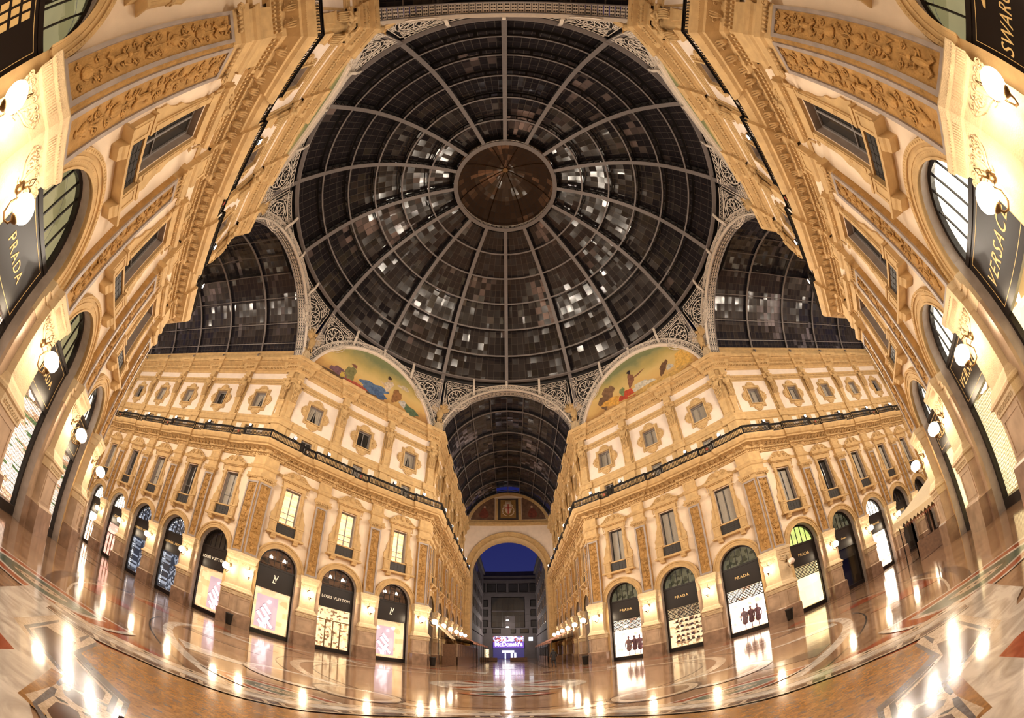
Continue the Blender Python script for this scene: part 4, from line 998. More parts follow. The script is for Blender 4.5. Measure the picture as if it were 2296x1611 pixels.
def eagle_mesh():
    mb=MB()
    mb.loft([[(r*math.cos(2*PI*k/12),.32+r*.7*math.sin(2*PI*k/12),z) for k in range(12)] for r,z in((.12,25.3),(.26,25.55),(.36,25.95),(.34,26.35),(.22,26.65),(.15,26.85))])
    mb.ball((0,.42,27.0),.19,10,7); mb.tube([(0,.55,27.02),(0,.72,26.98),(0,.78,26.88)],[.09,.05,.02],6)
    for sg in(-1,1):
        for k in range(9):
            a=PI*(.10+.052*k); L=1.05+.07*k; x0,z0=sg*.26,26.3+.03*k
            P=[(x0,.24+.012*k,z0),(x0+sg*L*.55*math.cos(a),.30+.012*k,z0+L*.55*math.sin(a)),(x0+sg*L*math.cos(a*.95),.22+.012*k,z0+L*math.sin(a*.95))]
            mb.tube(P,[.10,.09,.025],5)
        mb.tube([(sg*.2,.3,26.45),(sg*.6,.36,26.75),(sg*.75,.30,27.3)],[.14,.13,.06],7)
        mb.tube([(sg*.14,.36,25.6),(sg*.2,.42,25.3),(sg*.24,.44,25.05)],[.11,.08,.05],6)
        for k in range(2): mb.tube([(sg*.05*k,.2,25.5),(sg*(.1+.1*k),.16,25.0)],[.08,.03],5)
    return mb
eg_me=me_of(eagle_mesh(),'eagle',['stone'],True)
mb=MB(); 
mb.loft([[(rr*.46*math.cos(2*PI*k/20),y,24.35+rr*.66*math.sin(2*PI*k/20)) for k in range(20)] for rr,y in((1,.16),(1.08,.28),(.98,.38),(.82,.34),(.80,.40))])
for sg in(-1,1): mb.spiral(sg*.42,24.95,.3,.14,1.4,.04,sg,12); mb.spiral(sg*.36,23.78,.3,.11,1.4,.035,sg,12)
mb.box(-.05,.05,.40,.45,23.95,24.75); mb.box(-.28,.28,.40,.45,24.33,24.43)
es_me=me_of(mb,'shield',['pale'])
for b in BL:
    for ci in(1,2):
        v=rot(BL[b][0],corner(ci,-.55)); L=math.hypot(*v); n_=(v[0]/L,v[1]/L); q=MB()
        q.loft([[(v[0]+a*n_[1]+o*n_[0],v[1]-a*n_[0]+o*n_[1],z) for a,o in((-.85,.45),(0,.1),(.85,.45),(.85,.6),(-.85,.6))] for z in(24.9,31.2)]); trim(q,'web','added dark plate behind the eagle, '+CN[b,ci])  # added plate, hides the sky showing through the corner gap
for b in BL:
    for ci in(1,2):
        ang=BL[b][0]; v=rot(ang,corner(ci,.05)); L=math.hypot(*v); n=(-v[0]/L,-v[1]/L)
        m=Matrix(((n[1],n[0],0,v[0]),(-n[0],n[1],0,v[1]),(0,0,1,-.3),(0,0,0,1)))
        e=link('eagle_statue',eg_me,None,m); tag(e,'stone eagle with raised wings above a shield, '+CN[b,ci],'statue','eagle statues under the dome'); link('shield',es_me,e)
# ---------------------------------------------------------------- painted lunettes
def lun_mat(seed,skin):
    m=bpy.data.materials.new('lunette_painting'); m.use_nodes=True; n=m.node_tree.nodes; l=m.node_tree.links; b=n['Principled BSDF']; b.inputs['Roughness'].default_value=.8
    tcn=n.new('ShaderNodeTexCoord'); s=n.new('ShaderNodeSeparateXYZ'); l.new(tcn.outputs['Object'],s.inputs[0])
    nz=n.new('ShaderNodeTexNoise'); nz.inputs['Scale'].default_value=.9; nz.inputs['Detail'].default_value=5; nz.noise_dimensions='4D'; nz.inputs['W'].default_value=seed; l.new(tcn.outputs['Object'],nz.inputs['Vector'])
    mr=n.new('ShaderNodeMapRange'); mr.inputs['From Min'].default_value=23.6; mr.inputs['From Max'].default_value=29.3; l.new(s.outputs['Z'],mr.inputs[0])
    ad=n.new('ShaderNodeMath'); ad.operation='MULTIPLY_ADD'; ad.inputs[1].default_value=.35; l.new(nz.outputs['Fac'],ad.inputs[0]); l.new(mr.outputs[0],ad.inputs[2])
    r=n.new('ShaderNodeValToRGB'); e=r.color_ramp.elements; e[0].position=.2; e[0].color=(.26,.14,.06,1); e[1].position=1.1; e[1].color=(.20,.22,.10,1)
    for p,c in((.32,(.45,.24,.08)),(.45,(.64,.40,.14)),(.62,(.66,.47,.18)),(.82,(.45,.35,.12)),(.95,(.30,.28,.12))): x=e.new(p); x.color=(*c,1)
    l.new(ad.outputs[0],r.inputs[0]); l.new(r.outputs[0],b.inputs['Base Color']); return m
for key,sd_,seed in(('NWD','left',3),('NED','right',7),('SWD','nl',11),('SED','nr',13)):
    F=FACS[key]; m=F.mx(0); th0=math.asin((23.48-ZC)/7.2)
    mb=MB(); N=40; mb.add([(7.2*math.cos(th0+(PI-2*th0)*k/N),-.25,ZC+7.2*math.sin(th0+(PI-2*th0)*k/N)) for k in range(N+1)],[tuple(range(N+1))])
    P=mb.build('lunette_painting',[lun_mat(seed,0)],mx=m); tag(P,'golden half-round wall painting of figures under the dome, '+F.place,'painting','painted lunettes')
    # painted figures: flat areas of paint just on the surface
    rnd=random.Random(seed)
    def blob(name,cx_,cz_,rx,rz,rotz,col,k,n=26):
        mm='paint_%s'%name
        if mm not in M: M[mm]=mat(mm,col,.8,var=.35,vs=4)
        vs=[]
        for i in range(n):
            a=2*PI*i/n; w_=1+.18*math.sin(3*a+k)+.10*math.sin(7*a+2*k)
            x,z=rx*w_*math.cos(a),rz*w_*math.sin(a); vs.append((cx_+x*math.cos(rotz)-z*math.sin(rotz),-.245+.002*k,cz_+x*math.sin(rotz)+z*math.cos(rotz)))
        q=MB(); q.add(vs,[tuple(range(n))]); q.build('painted_figure',[mm],P)
    if sd_ in('left','nl'):  # viewer's left is +t
        fig=[('dark_ground',2.6,24.35,3.0,.28,.0,(.12,.07,.04)),('green_robe',2.85,25.3,.55,1.0,0,(.22,.20,.08)),('hat',2.66,26.45,.34,.17,.2,(.22,.09,.06)),('bundle',4.1,24.9,.95,.45,.1,(.20,.10,.12)),('yellow_sack',3.6,24.75,.3,.3,0,(.55,.38,.08)),('red_cloth',1.7,24.5,1.7,.22,-.05,(.42,.09,.05)),
             ('blue_robe',.1,25.15,1.55,.62,-.12,(.10,.16,.28)),('blue_fold',-.6,24.8,.9,.4,.3,(.07,.12,.24)),('pale_torso',-1.45,26.3,.42,.72,.45,(.65,.52,.38)),('pale_arm',-.9,26.2,.5,.1,.4,(.62,.45,.30)),('pale_face',-1.38,27.05,.17,.22,0,(.60,.40,.26)),('dark_hair',-1.4,27.28,.22,.22,0,(.05,.03,.02)),('brown_shield',-2.55,25.6,.5,.85,.3,(.30,.14,.05)),('plants',-4.3,24.8,1.1,.45,.3,(.10,.15,.08)),('pale_blossom',-3.4,25.1,.4,.4,0,(.55,.50,.45)),('cloud',-3.2,27.0,.7,.25,0,(.62,.50,.35))]
    else:
        fig=[('fort',3.5,26.3,.7,.9,.1,(.22,.12,.06)),('fort_tower',4.2,25.6,.6,.9,.1,(.18,.10,.05)),('lion_gold',3.3,25.1,1.1,.5,.2,(.70,.36,.07)),('red_drape',1.4,24.95,1.0,.5,.1,(.50,.07,.03)),('white_robe',-.5,25.1,1.3,.42,.1,(.62,.56,.45)),('brown_body',.7,26.4,.36,.85,.15,(.25,.11,.06)),('arm',-.2,26.6,.8,.09,-.25,(.25,.11,.06)),('black_hair',.7,27.4,.22,.22,0,(.03,.02,.02)),
             ('worker',-3.1,25.75,.35,.75,.6,(.16,.08,.04)),('worker_arm',-2.7,25.3,.12,.5,.3,(.16,.08,.04)),('worker_cloth',-3.7,25.4,.4,.3,0,(.55,.50,.42)),('sheaves',-5.1,25.3,.9,1.1,.3,(.72,.42,.10)),('ground_gold',-2.2,24.5,3.4,.35,0,(.62,.38,.12)),('palm',1.9,25.6,.3,.5,0,(.20,.25,.10))]
    for k,(nme,cx_,cz_,rx,rz,ro_,c_) in enumerate(fig):
        if math.hypot(cx_,cz_-ZC)<6.8: blob(nme,cx_,cz_,rx,rz,ro_,c_,k)
# ---------------------------------------------------------------- glass vaults of the arms
RV,ZV=7.57,22.75
def vault(name,ang,nb,label,lit0=1):
    root=empty(name,Matrix.Rotation(ang,4,'Z')); tag(root,label,'glass roof',kind='structure')
    L=OA+BW*(nb-.5); Y0=A+1.0; Y1=A+L+.3; th0=math.asin((24.7-ZV)/RV)
    ribs=[A+OA+BW*(k+.5) for k in range(nb-1)]+[Y1]
    ribs=[A+1.1]+ribs
    mb=MB(); fi=0; NA=30
    dr=R(15); al=[th0+(PI/2-dr-th0)*i/12 for i in range(13)]
    def face(P,uv):
        nonlocal fi
        mb.add(P,[(0,1,2,3)]); mb.uv[fi]=uv; fi+=1
    f=lambda r,a,y:(r*math.cos(a),y,ZV+r*math.sin(a))
    for bi in range(len(ribs)-1):
        y0,y1=ribs[bi],ribs[bi+1]; nu=10
        for sg in(0,1):
            for i in range(12):
                a0,a1=al[i],al[i+1]
                if sg: a0,a1=PI-a0,PI-a1
                face([f(RV+.25,a0,y0),f(RV+.25,a0,y1),f(RV+.25,a1,y1),f(RV+.25,a1,y0)],[(bi*20+sg*300,i),(bi*20+nu+sg*300,i),(bi*20+nu+sg*300,i+1),(bi*20+sg*300,i+1)])
        up=.25 if bi==0 else 1.15
        for i in range(6):
            a0=PI/2-dr+2*dr*i/6; a1=PI/2-dr+2*dr*(i+1)/6
            face([f(RV+up,a0,y0),f(RV+up,a0,y1),f(RV+up,a1,y1),f(RV+up,a1,y0)],[(bi*20,50+i),(bi*20+nu,50+i),(bi*20+nu,51+i),(bi*20,51+i)])
        if bi:
            for a in(PI/2-dr,PI/2+dr): face([f(RV+.2,a,y0),f(RV+.2,a,y1),f(RV+1.15,a,y1),f(RV+1.15,a,y0)],[(bi*20,80),(bi*20+nu,80),(bi*20+nu,80.9),(bi*20,80.9)])
    if True:
        y=ribs[1]; face([f(RV+.2,PI/2-dr,y),f(RV+.2,PI/2+dr,y),f(RV+1.2,PI/2+dr,y),f(RV+1.2,PI/2-dr,y)],[(0,90.5),(5,90.5),(5,90.9),(0,90.9)])
    mb.build('glazing',['pane_vault'],root)
    for y in ribs[1:]:
        mb=MB(); n=28
        for ro,ri,w_,mi in((RV+.02,RV-.06,.10,0),(RV+.5,RV+.42,.08,1)):
            mb.loft([[(r*math.cos(a),y+yy,ZV+r*math.sin(a)) for r,yy in((ri,-w_),(ri,w_),(ro,w_),(ro,-w_))] for a in [th0+(PI-2*th0)*k/n for k in range(n+1)]],mi)
        mb.loft([[f(RV,a,y),f(RV+.3,a,y)] for a in [th0+(PI-2*th0)*k/n for k in range(n+1)]],1,False,False,closed=False)
        for sg in(0,1):
            a=th0 if not sg else PI-th0; c_=math.cos(a)*(RV-.0); mb.loft([[(c_-.10,y-.12,z),(c_+.10,y-.12,z),(c_+.10,y+.12,z),(c_-.10,y+.12,z)] for z in(23.9,24.9)],0)
            mb.tube([f(RV-.05,a,y),(math.cos(a)*(RV-.35),y,24.35),(math.cos(a)*(RV-.1),y,23.9)],.07,5)
        mb.build('rib',['rib','web'],root)
    for dd in(0,15,33,52,67):
        for sg in((-1,1) if dd else (1,)):
            a=PI/2+sg*R(dd)
            if a<th0 or a>PI-th0: continue
            mb=MB(); c_=f(RV,a,0)
            if dd in(0,15):
                # these lift in a shallow curve between ribs under the raised skylight
                pts=[]
                for bi in range(len(ribs)-1):
                    for k in range(6):
                        u=k/6; lift=(.35*math.sin(PI*u) if bi else 0); pts.append(f(RV+lift*(1 if dd==0 else .5),a,ribs[bi]+(ribs[bi+1]-ribs[bi])*u))
                pts.append(f(RV,a,ribs[-1])); mb.tube(pts,.055,4)
            else: mb.tube([f(RV+.02,a,Y0),f(RV+.02,a,Y1)],.05,4)
            mb.build('purlin',['rib'],root)
    return root
vault('ceiling_vault_ahead',0,6,'dark barrel glass vault over the arm ahead')
vault('ceiling_vault_left',PI/2,7,'dark barrel glass vault over the left arm')
vault('ceiling_vault_right',-PI/2,7,'dark barrel glass vault over the right arm')
vault('ceiling_vault_behind',PI,2,'dark glass vault at the top edge of the picture')
# ---------------------------------------------------------------- end wall of the arm ahead
YE=A+OA+BW*5.5   # 48.57
mb=MB(); YE2=YE+3.2; n=32; ro=6.05; zs=15.7
def arc(r,z,k): a=PI*k/n; return (r*math.cos(a),z+r*math.sin(a))
hw=7.4
o=[];i_=[]
for k in range(n+1):
    x,z=arc(ro,zs,k); i_.append((x,z))
    a=PI*k/n; c_,s_=math.cos(a),math.sin(a); kk=min(hw/max(abs(c_),1e-6),9.2/max(s_,1e-6)); o.append((c_*kk,zs+s_*kk))
for k in range(n):
    x0,z0=i_[k];x1,z1=i_[k+1];X0,Z0=o[k];X1,Z1=o[k+1]
    mid=[(X0,YE,Z0)]
    if abs(X0-hw)<1e-6 and abs(X1-hw)>1e-6: mid=[(X0,YE,Z0),(hw,YE,zs+9.2)]
    if abs(X1+hw)<1e-6 and abs(X0+hw)>1e-6: mid=[(X0,YE,Z0),(-hw,YE,zs+9.2)]
    vs=[(x0,YE,z0)]+mid+[(X1,YE,Z1),(x1,YE,z1)]; mb.add(vs,[tuple(range(len(vs)))])
    mb.add([(x0,YE,z0),(x1,YE,z1),(x1,YE2,z1),(x0,YE2,z0)],[(0,1,2,3)],1)
for sg in(-1,1):
    mb.add([(sg*ro,YE,0),(sg*hw,YE,0),(sg*hw,YE,zs),(sg*ro,YE,zs)],[(0,1,2,3)],1); mb.add([(sg*ro,YE,0),(sg*ro,YE2,0),(sg*ro,YE2,zs),(sg*ro,YE,zs)],[(0,1,2,3)],1)
# lunette above
R2=7.3; th0=math.asin((24.9-ZV)/R2); mb.add([(R2*math.cos(th0+(PI-2*th0)*k/30),YE,ZV+R2*math.sin(th0+(PI-2*th0)*k/30)) for k in range(31)],[tuple(range(31))],0)
ew=mb.build('wall_end_of_arm_ahead',['stuccop','stone']); tag(ew,'end wall with tall round arch closing the arm ahead','wall',kind='structure')
mb=MB(); band(mb,7.05,6.05,-.0,.12,0,0,n); 
def bandw(ro,ri,d,zc=zs,a0=0,a1=PI,mi=0,n=40):
    aa=[a0+(a1-a0)*k/n for k in range(n+1)]
    mb.loft([[(r*math.cos(a),y,zc+r*math.sin(a)) for r,y in((ri,YE),(ri,YE-d),(ro,YE-d),(ro,YE))] for a in aa],mi)
mb=MB(); bandw(6.95,6.05,.10); bandw(7.0,6.85,.2); bandw(6.15,6.05,.2)
for k in range(9):
    a=PI*(k+.5)/9; c_=6.5; pts=[(c_*math.cos(a)+.22*math.cos(q*PI/6),YE-.14,zs+c_*math.sin(a)+.22*math.sin(q*PI/6)) for q in range(12)]; mb.tube(pts,.045,5,closed=True)
for sg in(-1,1):
    x0,x1=sorted((sg*6.05,sg*6.9)); mb.box(x0,x1,YE-.1,YE,0,zs)
    for k in range(5): mb.tube([(sg*6.5+.2*math.cos(q*PI/5),YE-.13,3+2.6*k+.2*math.sin(q*PI/5)) for q in range(10)],.04,4,closed=True)
    for k in range(24): mb.box(sg*6.5-.04,sg*6.5+.04,YE-.14,YE-.1,1.5+.55*k,1.9+.55*k)
mb.box(-7.3,7.3,YE-.35,YE,24.1,24.45); mb.box(-7.3,7.3,YE-.2,YE,23.85,24.1); mb.box(-7.3,7.3,YE-.15,YE,24.45,24.9)
for sg in(-1,1): mb.box(sg*1.95-.22,sg*1.95+.22,YE-.14,YE,24.9,29.0)
bandw(7.35,6.85,.14,ZV,th0,PI-th0)
trim(mb,'stone','stone arch moulding and lunette frame on the end wall')
def panel(x0,x1,z0,z1,m_,lab,cat='painting'):
    q=MB(); q.box(x0,x1,YE-.06,YE-.01,z0,z1); return tag(q.build('painted_panel',[m_]),lab,cat,'painted panels on the end wall')
M['pan_dark']=mat('dark_panel',(.05,.035,.03),.7); M['pan_gold']=mat('gold_brown_panel',(.30,.17,.05),.6,var=.3,vs=2); M['pan_fig']=mat('figure_panel',(.14,.07,.04),.7,var=.5,vs=1.6)
p=panel(-1.72,1.72,24.95,29.0,'pan_dark','square dark painted panel with red-cross coat of arms, middle of the end wall'); 
q=MB(); q.box(-1.3,1.3,YE-.09,YE-.06,25.3,28.7); q.build('gold_field',['pan_gold'],p)
M['arms_white']=mat('arms_white',(.7,.6,.5),.6); M['arms_red']=mat('arms_red',(.45,.04,.03),.6); M['arms_green']=mat('arms_leaf',(.12,.13,.06),.6)
q=MB(); q.loft([[(x*.75,y,z) for x,z in((-.8,27.9),(.8,27.9),(.8,26.9),(.5,26.3),(0,26.0),(-.5,26.3),(-.8,26.9))] for y in(YE-.14,YE-.09)]); q.build('coat_of_arms',['arms_white'],p)
q=MB(); q.box(-.09,.09,YE-.17,YE-.14,26.05,27.88); q.box(-.58,.58,YE-.17,YE-.14,27.05,27.25); q.build('cross',['arms_red'],p)
q=MB(); q.box(-.5,.5,YE-.14,YE-.09,27.98,28.1)
for k in range(5): q.box(-.5+.22*k,-.38+.22*k,YE-.14,YE-.09,28.1,28.4)
for sg in(-1,1):
    for k in range(6): q.ball((sg*(.85+.12*math.sin(k)),YE-.11,26.2+.28*k),.13,6,4,sc=(1,.4,1))
    q.tube([(sg*.2,YE-.1,25.7),(sg*.6,YE-.1,25.85),(sg*.85,YE-.1,26.2)],.06,5)
q.build('crown_and_wreath',['arms_white'],p)
for sg in(-1,1):
    pts=[(2.3,25.0),(6.35,25.0)]+[(7.0*math.cos(a)*.97,ZV+6.95*math.sin(a)) for a in [R(24+44*k/10) for k in range(11)] if 7.0*math.cos(a)*.97<6.35 and 7.0*math.cos(a)>2.35]+[(2.3,29.0)]
    pts=[pp for pp in pts if not(pp[0]>6.0 and pp[1]>26.5)]
    q=MB(); q.add([(sg*x,YE-.05,z) for x,z in pts],[tuple(range(len(pts)))])
    o=q.build('painted_panel',['pan_fig']); tag(o,'dark painted quarter-round panel with seated red figure, '+('right' if sg>0 else 'left')+' of the coat of arms','painting','painted panels on the end wall')
    q=MB()
    q.add([(sg*(4.1+(.75-.35*math.sin(a))*math.cos(a)),YE-.07,26.2+.95*math.sin(a)) for a in [2*PI*k/16 for k in range(16)]],[tuple(range(16))]); M.setdefault('panel_red',mat('panel_red_paint',(.16,.035,.02),.8,var=.5,vs=3)); q.build('painted_figure',['panel_red'],o)
    q=MB(); q.add([(sg*(4+.2*math.cos(a)),YE-.08,27.35+.22*math.sin(a)) for a in [2*PI*k/12 for k in range(12)]],[tuple(range(12))]); q.build('painted_head',['skin'],o)
# ---------------------------------------------------------------- far ends of the other arms: unseen walls added to block sky reflections
for ang,L_,nm,lab in((PI/2,A+OA+BW*6.5,'left','unseen stone wall added to close the far end of the left arm'),(-PI/2,A+OA+BW*6.5,'right','unseen stone wall added to close the far end of the right arm'),(PI,A+OA+BW*1.5,'behind','unseen stone wall added to close the arm behind the camera')):
    q=MB(); q.box(-8,8,L_+.3,L_+.7,0,31,0)
    aa=[PI*k/24 for k in range(25)]
    q.loft([[(r*math.cos(a),y,15.7+r*math.sin(a)) for r,y in((6.0,L_+.3),(6.0,L_+.1),(6.9,L_+.1),(6.9,L_+.3))] for a in aa],1)
    for sg in(-1,1): x0,x1=sorted((sg*6.0,sg*6.9)); q.box(x0,x1,L_+.1,L_+.3,0,15.7,1)
    q.box(-7.2,7.2,L_+.0,L_+.3,24.0,24.5,1)
    tag(q.build('wall_end_'+nm,['stuccop','stone'],mx=Matrix.Rotation(ang,4,'Z')),lab,'wall',kind='structure')
# ---------------------------------------------------------------- shopfronts
def half_disc(mb,r,y,z=5.5,n=20,mi=0): mb.add([(r*math.cos(PI*k/n),y,z+r*math.sin(PI*k/n)) for k in range(n+1)],[tuple(range(n+1))],mi)
YF=-.42
mb=MB()
for sg in(-1,1): 
    a,b=sorted((sg*1.38,sg*1.5)); mb.box(a,b,YF-.12,YF+.08,0,5.5)
mb.box(-1.38,1.38,YF-.12,YF+.10,0,.34); mb.box(-1.38,1.38,YF-.1,YF+.12,3.68,3.78); mb.box(-1.45,1.45,YF-.10,YF+.14,5.36,5.50)
aa=[PI*k/20 for k in range(21)]
mb.loft([[(1.38*math.cos(a),YF-.12,5.5+1.38*math.sin(a)),(1.38*math.cos(a),YF+.08,5.5+1.38*math.sin(a)),(1.5*math.cos(a),YF+.08,5.5+1.5*math.sin(a)),(1.5*math.cos(a),YF-.12,5.5+1.5*math.sin(a))] for a in aa])
for x in(-.75,-.25,.25,.75): mb.box(x-.02,x+.02,YF-.03,YF+.03,5.5,5.5+math.sqrt(1.45**2-x*x))
fr_me=me_of(mb,'shop_frame',['black'])
mb=MB(); mb.box(-1.38,1.38,YF-.02,YF+.10,3.78,5.36); sb_me=me_of(mb,'sign_board',['black'])
mb=MB(); mb.bridge([(-1.25,3.88),(1.25,3.88),(1.25,5.26),(-1.25,5.26)],[(-1.235,3.895),(1.235,3.895),(1.235,5.245),(-1.235,5.245)],YF+.10,YF+.108); sbl_me=me_of(mb,'gilt_line',['gold'])
mb=MB(); mb.box(-1.38,1.38,YF-.02,YF-.012,.34,3.70); gl_me=me_of(mb,'display_glass',['glass'])
mb=MB(); half_disc(mb,1.38,YF-.02); fg_me=me_of(mb,'fanlight_glass',['glass'])
def mullions():
    mb=MB()
    for x in(-.62,0,.62): mb.box(x-.035,x+.035,YF-.05,YF+.04,.34,2.65)
    mb.box(-1.38,1.38,YF-.05,YF+.05,2.60,2.68); 
    for x in(-.07,.07): mb.tube([(x,YF+.09,1.0),(x,YF+.09,1.7)],.02,6)
    return mb
dm_me=me_of(mullions(),'door_frame',['bronze'])
def brickgrille(z0,z1):
    mb=MB(); h=.115; r=0; z=z0
    while z<z1:
        x=-1.38+(.13 if r%2 else 0)
        while x<1.38: mb.box(max(-1.38,x+.012),min(1.38,x+.248),YF-.11,YF-.09,z+.01,min(z1,z+h-.012)); x+=.26
        z+=h; r+=1
    return mb
bg_me=me_of(brickgrille(2.75,3.68),'roller_shutter',['mesh'])
mb=MB()
for k in range(28): mb.box(-1.38,1.38,YF-.10,YF-.09,.36+.12*k,.372+.12*k)
for k in range(24): mb.box(-1.38+.12*k-.006,-1.38+.12*k+.006,YF-.10,YF-.09,.34,3.7)
ng_me=me_of(mb,'rolling_grille',['iron'])
def room(mat_,depth=1.3):
    mb=MB(); y=YF-depth
    mb.add([(-1.5,y,.2),(1.5,y,.2),(1.5,y,3.75),(-1.5,y,3.75)],[(0,1,2,3)],0)
    mb.add([(-1.5,YF-.13,.34),(-1.5,y,.34),(-1.5,y,3.75),(-1.5,YF-.13,3.75)],[(0,1,2,3)],1); mb.add([(1.5,YF-.13,.34),(1.5,y,.34),(1.5,y,3.75),(1.5,YF-.13,3.75)],[(0,1,2,3)],1)
    mb.add([(-1.5,YF-.13,.34),(1.5,YF-.13,.34),(1.5,y,.34),(-1.5,y,.34)],[(0,1,2,3)],2); mb.add([(-1.5,YF-.13,3.75),(1.5,YF-.13,3.75),(1.5,y,3.75),(-1.5,y,3.75)],[(0,1,2,3)],2)
    return mb
M['wallin']=mat('shop_wall',(.5,.38,.25),.7)
room_me={k:me_of(room(k),'interior',[k,k,'wallin']) for k in('lit_white','lit_cream','lit_lv','lit_yellow','lit_pink','lit_blue','lit_goods')}
M['darkin']=mat('unlit_interior',(.04,.03,.025),.8); room_me['dark']=me_of(room('darkin'),'interior',['darkin','darkin','darkin'])
fan_me={}
for k in('lit_fan','lit_fand','lit_fanm','lit_fang','lit_green','lit_blue','darkin'):
    mb=MB(); half_disc(mb,1.45,YF-.7); band(mb,1.5,1.46,YF-.7,YF-.12,1); fan_me[k]=me_of(mb,'fanlight_room',[k,k])
def meshtext(o,parent,mx):
    dg=bpy.context.evaluated_depsgraph_get(); me=bpy.data.meshes.new_from_object(o.evaluated_get(dg)); bpy.data.objects.remove(o)
    return link('lettering',me,parent,mx)
def lettering(parent,text,size,z,matn,x=0,y=YF+.106,sx=1,sp=1.0,shear=0,vert=False):
    c=bpy.data.curves.new('lettering','FONT'); c.body=text; c.size=size; c.align_x='CENTER'; c.align_y='CENTER'; c.extrude=.008; c.space_character=sp; c.shear=shear
    c.resolution_u=4; c.materials.append(M[matn]); o=bpy.data.objects.new('lettering',c); COL.objects.link(o); o.parent=parent
    return meshtext(o,parent,Matrix(((-sx,0,0,x),(0,0,1,y),(0,1,0,z),(0,0,0,1))))
POST=mat('lilac_poster',(.55,.42,.47),.6,emis=(.85,.62,.72),es=.9); M['poster']=POST
M['trunk']=mat('pale_trunk_print',(.8,.7,.75),.6,emis=(1,.86,.92),es=2.6)
M['trunkd']=mat('trunk_print_outline',(.25,.12,.18),.6,emis=(.5,.25,.35),es=.4)
def poster(par,x=0.1):
    mb=MB(); mb.box(x-.85,x+.85,YF-.9,YF-.86,.55,3.2,0)
    for cx_,cz_,w_,h_ in((.05,1.75,1.15,.26),(.30,1.35,1.25,.26),(-.25,1.05,1.0,.22),(-.05,2.15,.95,.24),(.35,.85,.8,.2)):
        c_,s_=math.cos(R(48)),math.sin(R(48)); P=lambda a,b:(x+cx_+a*c_-b*s_,cz_+a*s_+b*c_)
        for g,yy,mi in((1,YF-.85,2),(.92,YF-.845,1)):
            mb.add([(*P(-w_/2*g,-h_/2*g)[:1],yy,P(-w_/2*g,-h_/2*g)[1]),(P(w_/2*g,-h_/2*g)[0],yy,P(w_/2*g,-h_/2*g)[1]),(P(w_/2*g,h_/2*g)[0],yy,P(w_/2*g,h_/2*g)[1]),(P(-w_/2*g,h_/2*g)[0],yy,P(-w_/2*g,h_/2*g)[1])],[(0,1,2,3)],mi)
    for k in range(4): mb.box(x-.1+.14*k,x-.05+.14*k,YF-.85,YF-.84,.55,1.0,1)
    mb.ball((x-.2,YF-.8,2.8),.12,10,7,1)
    return mb.build('poster',['poster','trunk','trunkd'],par)
# key, bay: kind, fan, sign text, letter mat, size, shutter
SH={('NWD',2):('pink_poster','lit_fand','LV','white',.62,None),('NWD',1):('door','lit_fand','LOUIS VUITTON','white',.33,None),('NWD',0):('pink_poster','lit_fand','LV','white',.62,None),
 ('NWB',0):('pink_poster','darkin','LOUIS VUITTON','white',.33,None),('NWB',1):('lit_blue','lit_blue','GIORGIO ARMANI','gold',.30,None),('NWB',2):('lit_blue','lit_blue','GIORGIO ARMANI','gold',.30,None),
 ('NWB',3):('lit_pink','lit_fan','GUCCI','gold',.36,None),('NWB',4):('lit_white','lit_fan','GUCCI','gold',.36,None),('NWB',5):('dark','darkin','','gold',.3,None),('NWB',6):('dark','darkin','','gold',.3,None),
 ('NED',0):('lit_white','lit_fang','PRADA','gold',.33,'brick'),('NED',1):('lit_cream','lit_fang','PRADA','gold',.33,'brick'),('NED',2):('lit_white','lit_fang','PRADA','gold',.33,'brick'),
 ('NEA',0):('lit_yellow','lit_green','PRADA','gold',.33,'brick'),('NEA',1):('dark','lit_fang','Centro','gold',.24,'brick'),('NEA',2):('lit_white','lit_fan','Feltrinelli','gold',.32,None),
 ('NEA',3):('dark','darkin','RICORDI','gold',.36,None),('NEA',4):('dark','darkin','','gold',.3,None),('NEA',5):('dark','darkin','','gold',.3,None),('NEA',6):('dark','darkin','','gold',.3,None),
 ('SWD',2):('lit_goods','lit_fanm','PRADA','gold',.40,'net'),('SWD',1):('lit_goods','lit_fanm','PRADA','gold',.40,'net'),('SWD',0):('lit_goods','lit_fan','PRADA','gold',.40,'net'),
 ('SED',0):('lit_yellow','lit_fan','VERSACE','gold',.50,None),('SED',1):('lit_yellow','lit_fan','VERSACE','gold',.50,'net'),('SED',2):('lit_yellow','lit_fan','VERSACE','gold',.50,None),
 ('SWB',0):('lit_yellow','lit_fanm','SAVINI RISTORANTE','gold',.2,None),('SEA',0):('lit_yellow','lit_fanm','SWAROVSKI','gold',.44,None)}
SH[('SWB',0)]=('lit_yellow','lit_fanm','GRID','gold',.34,None)
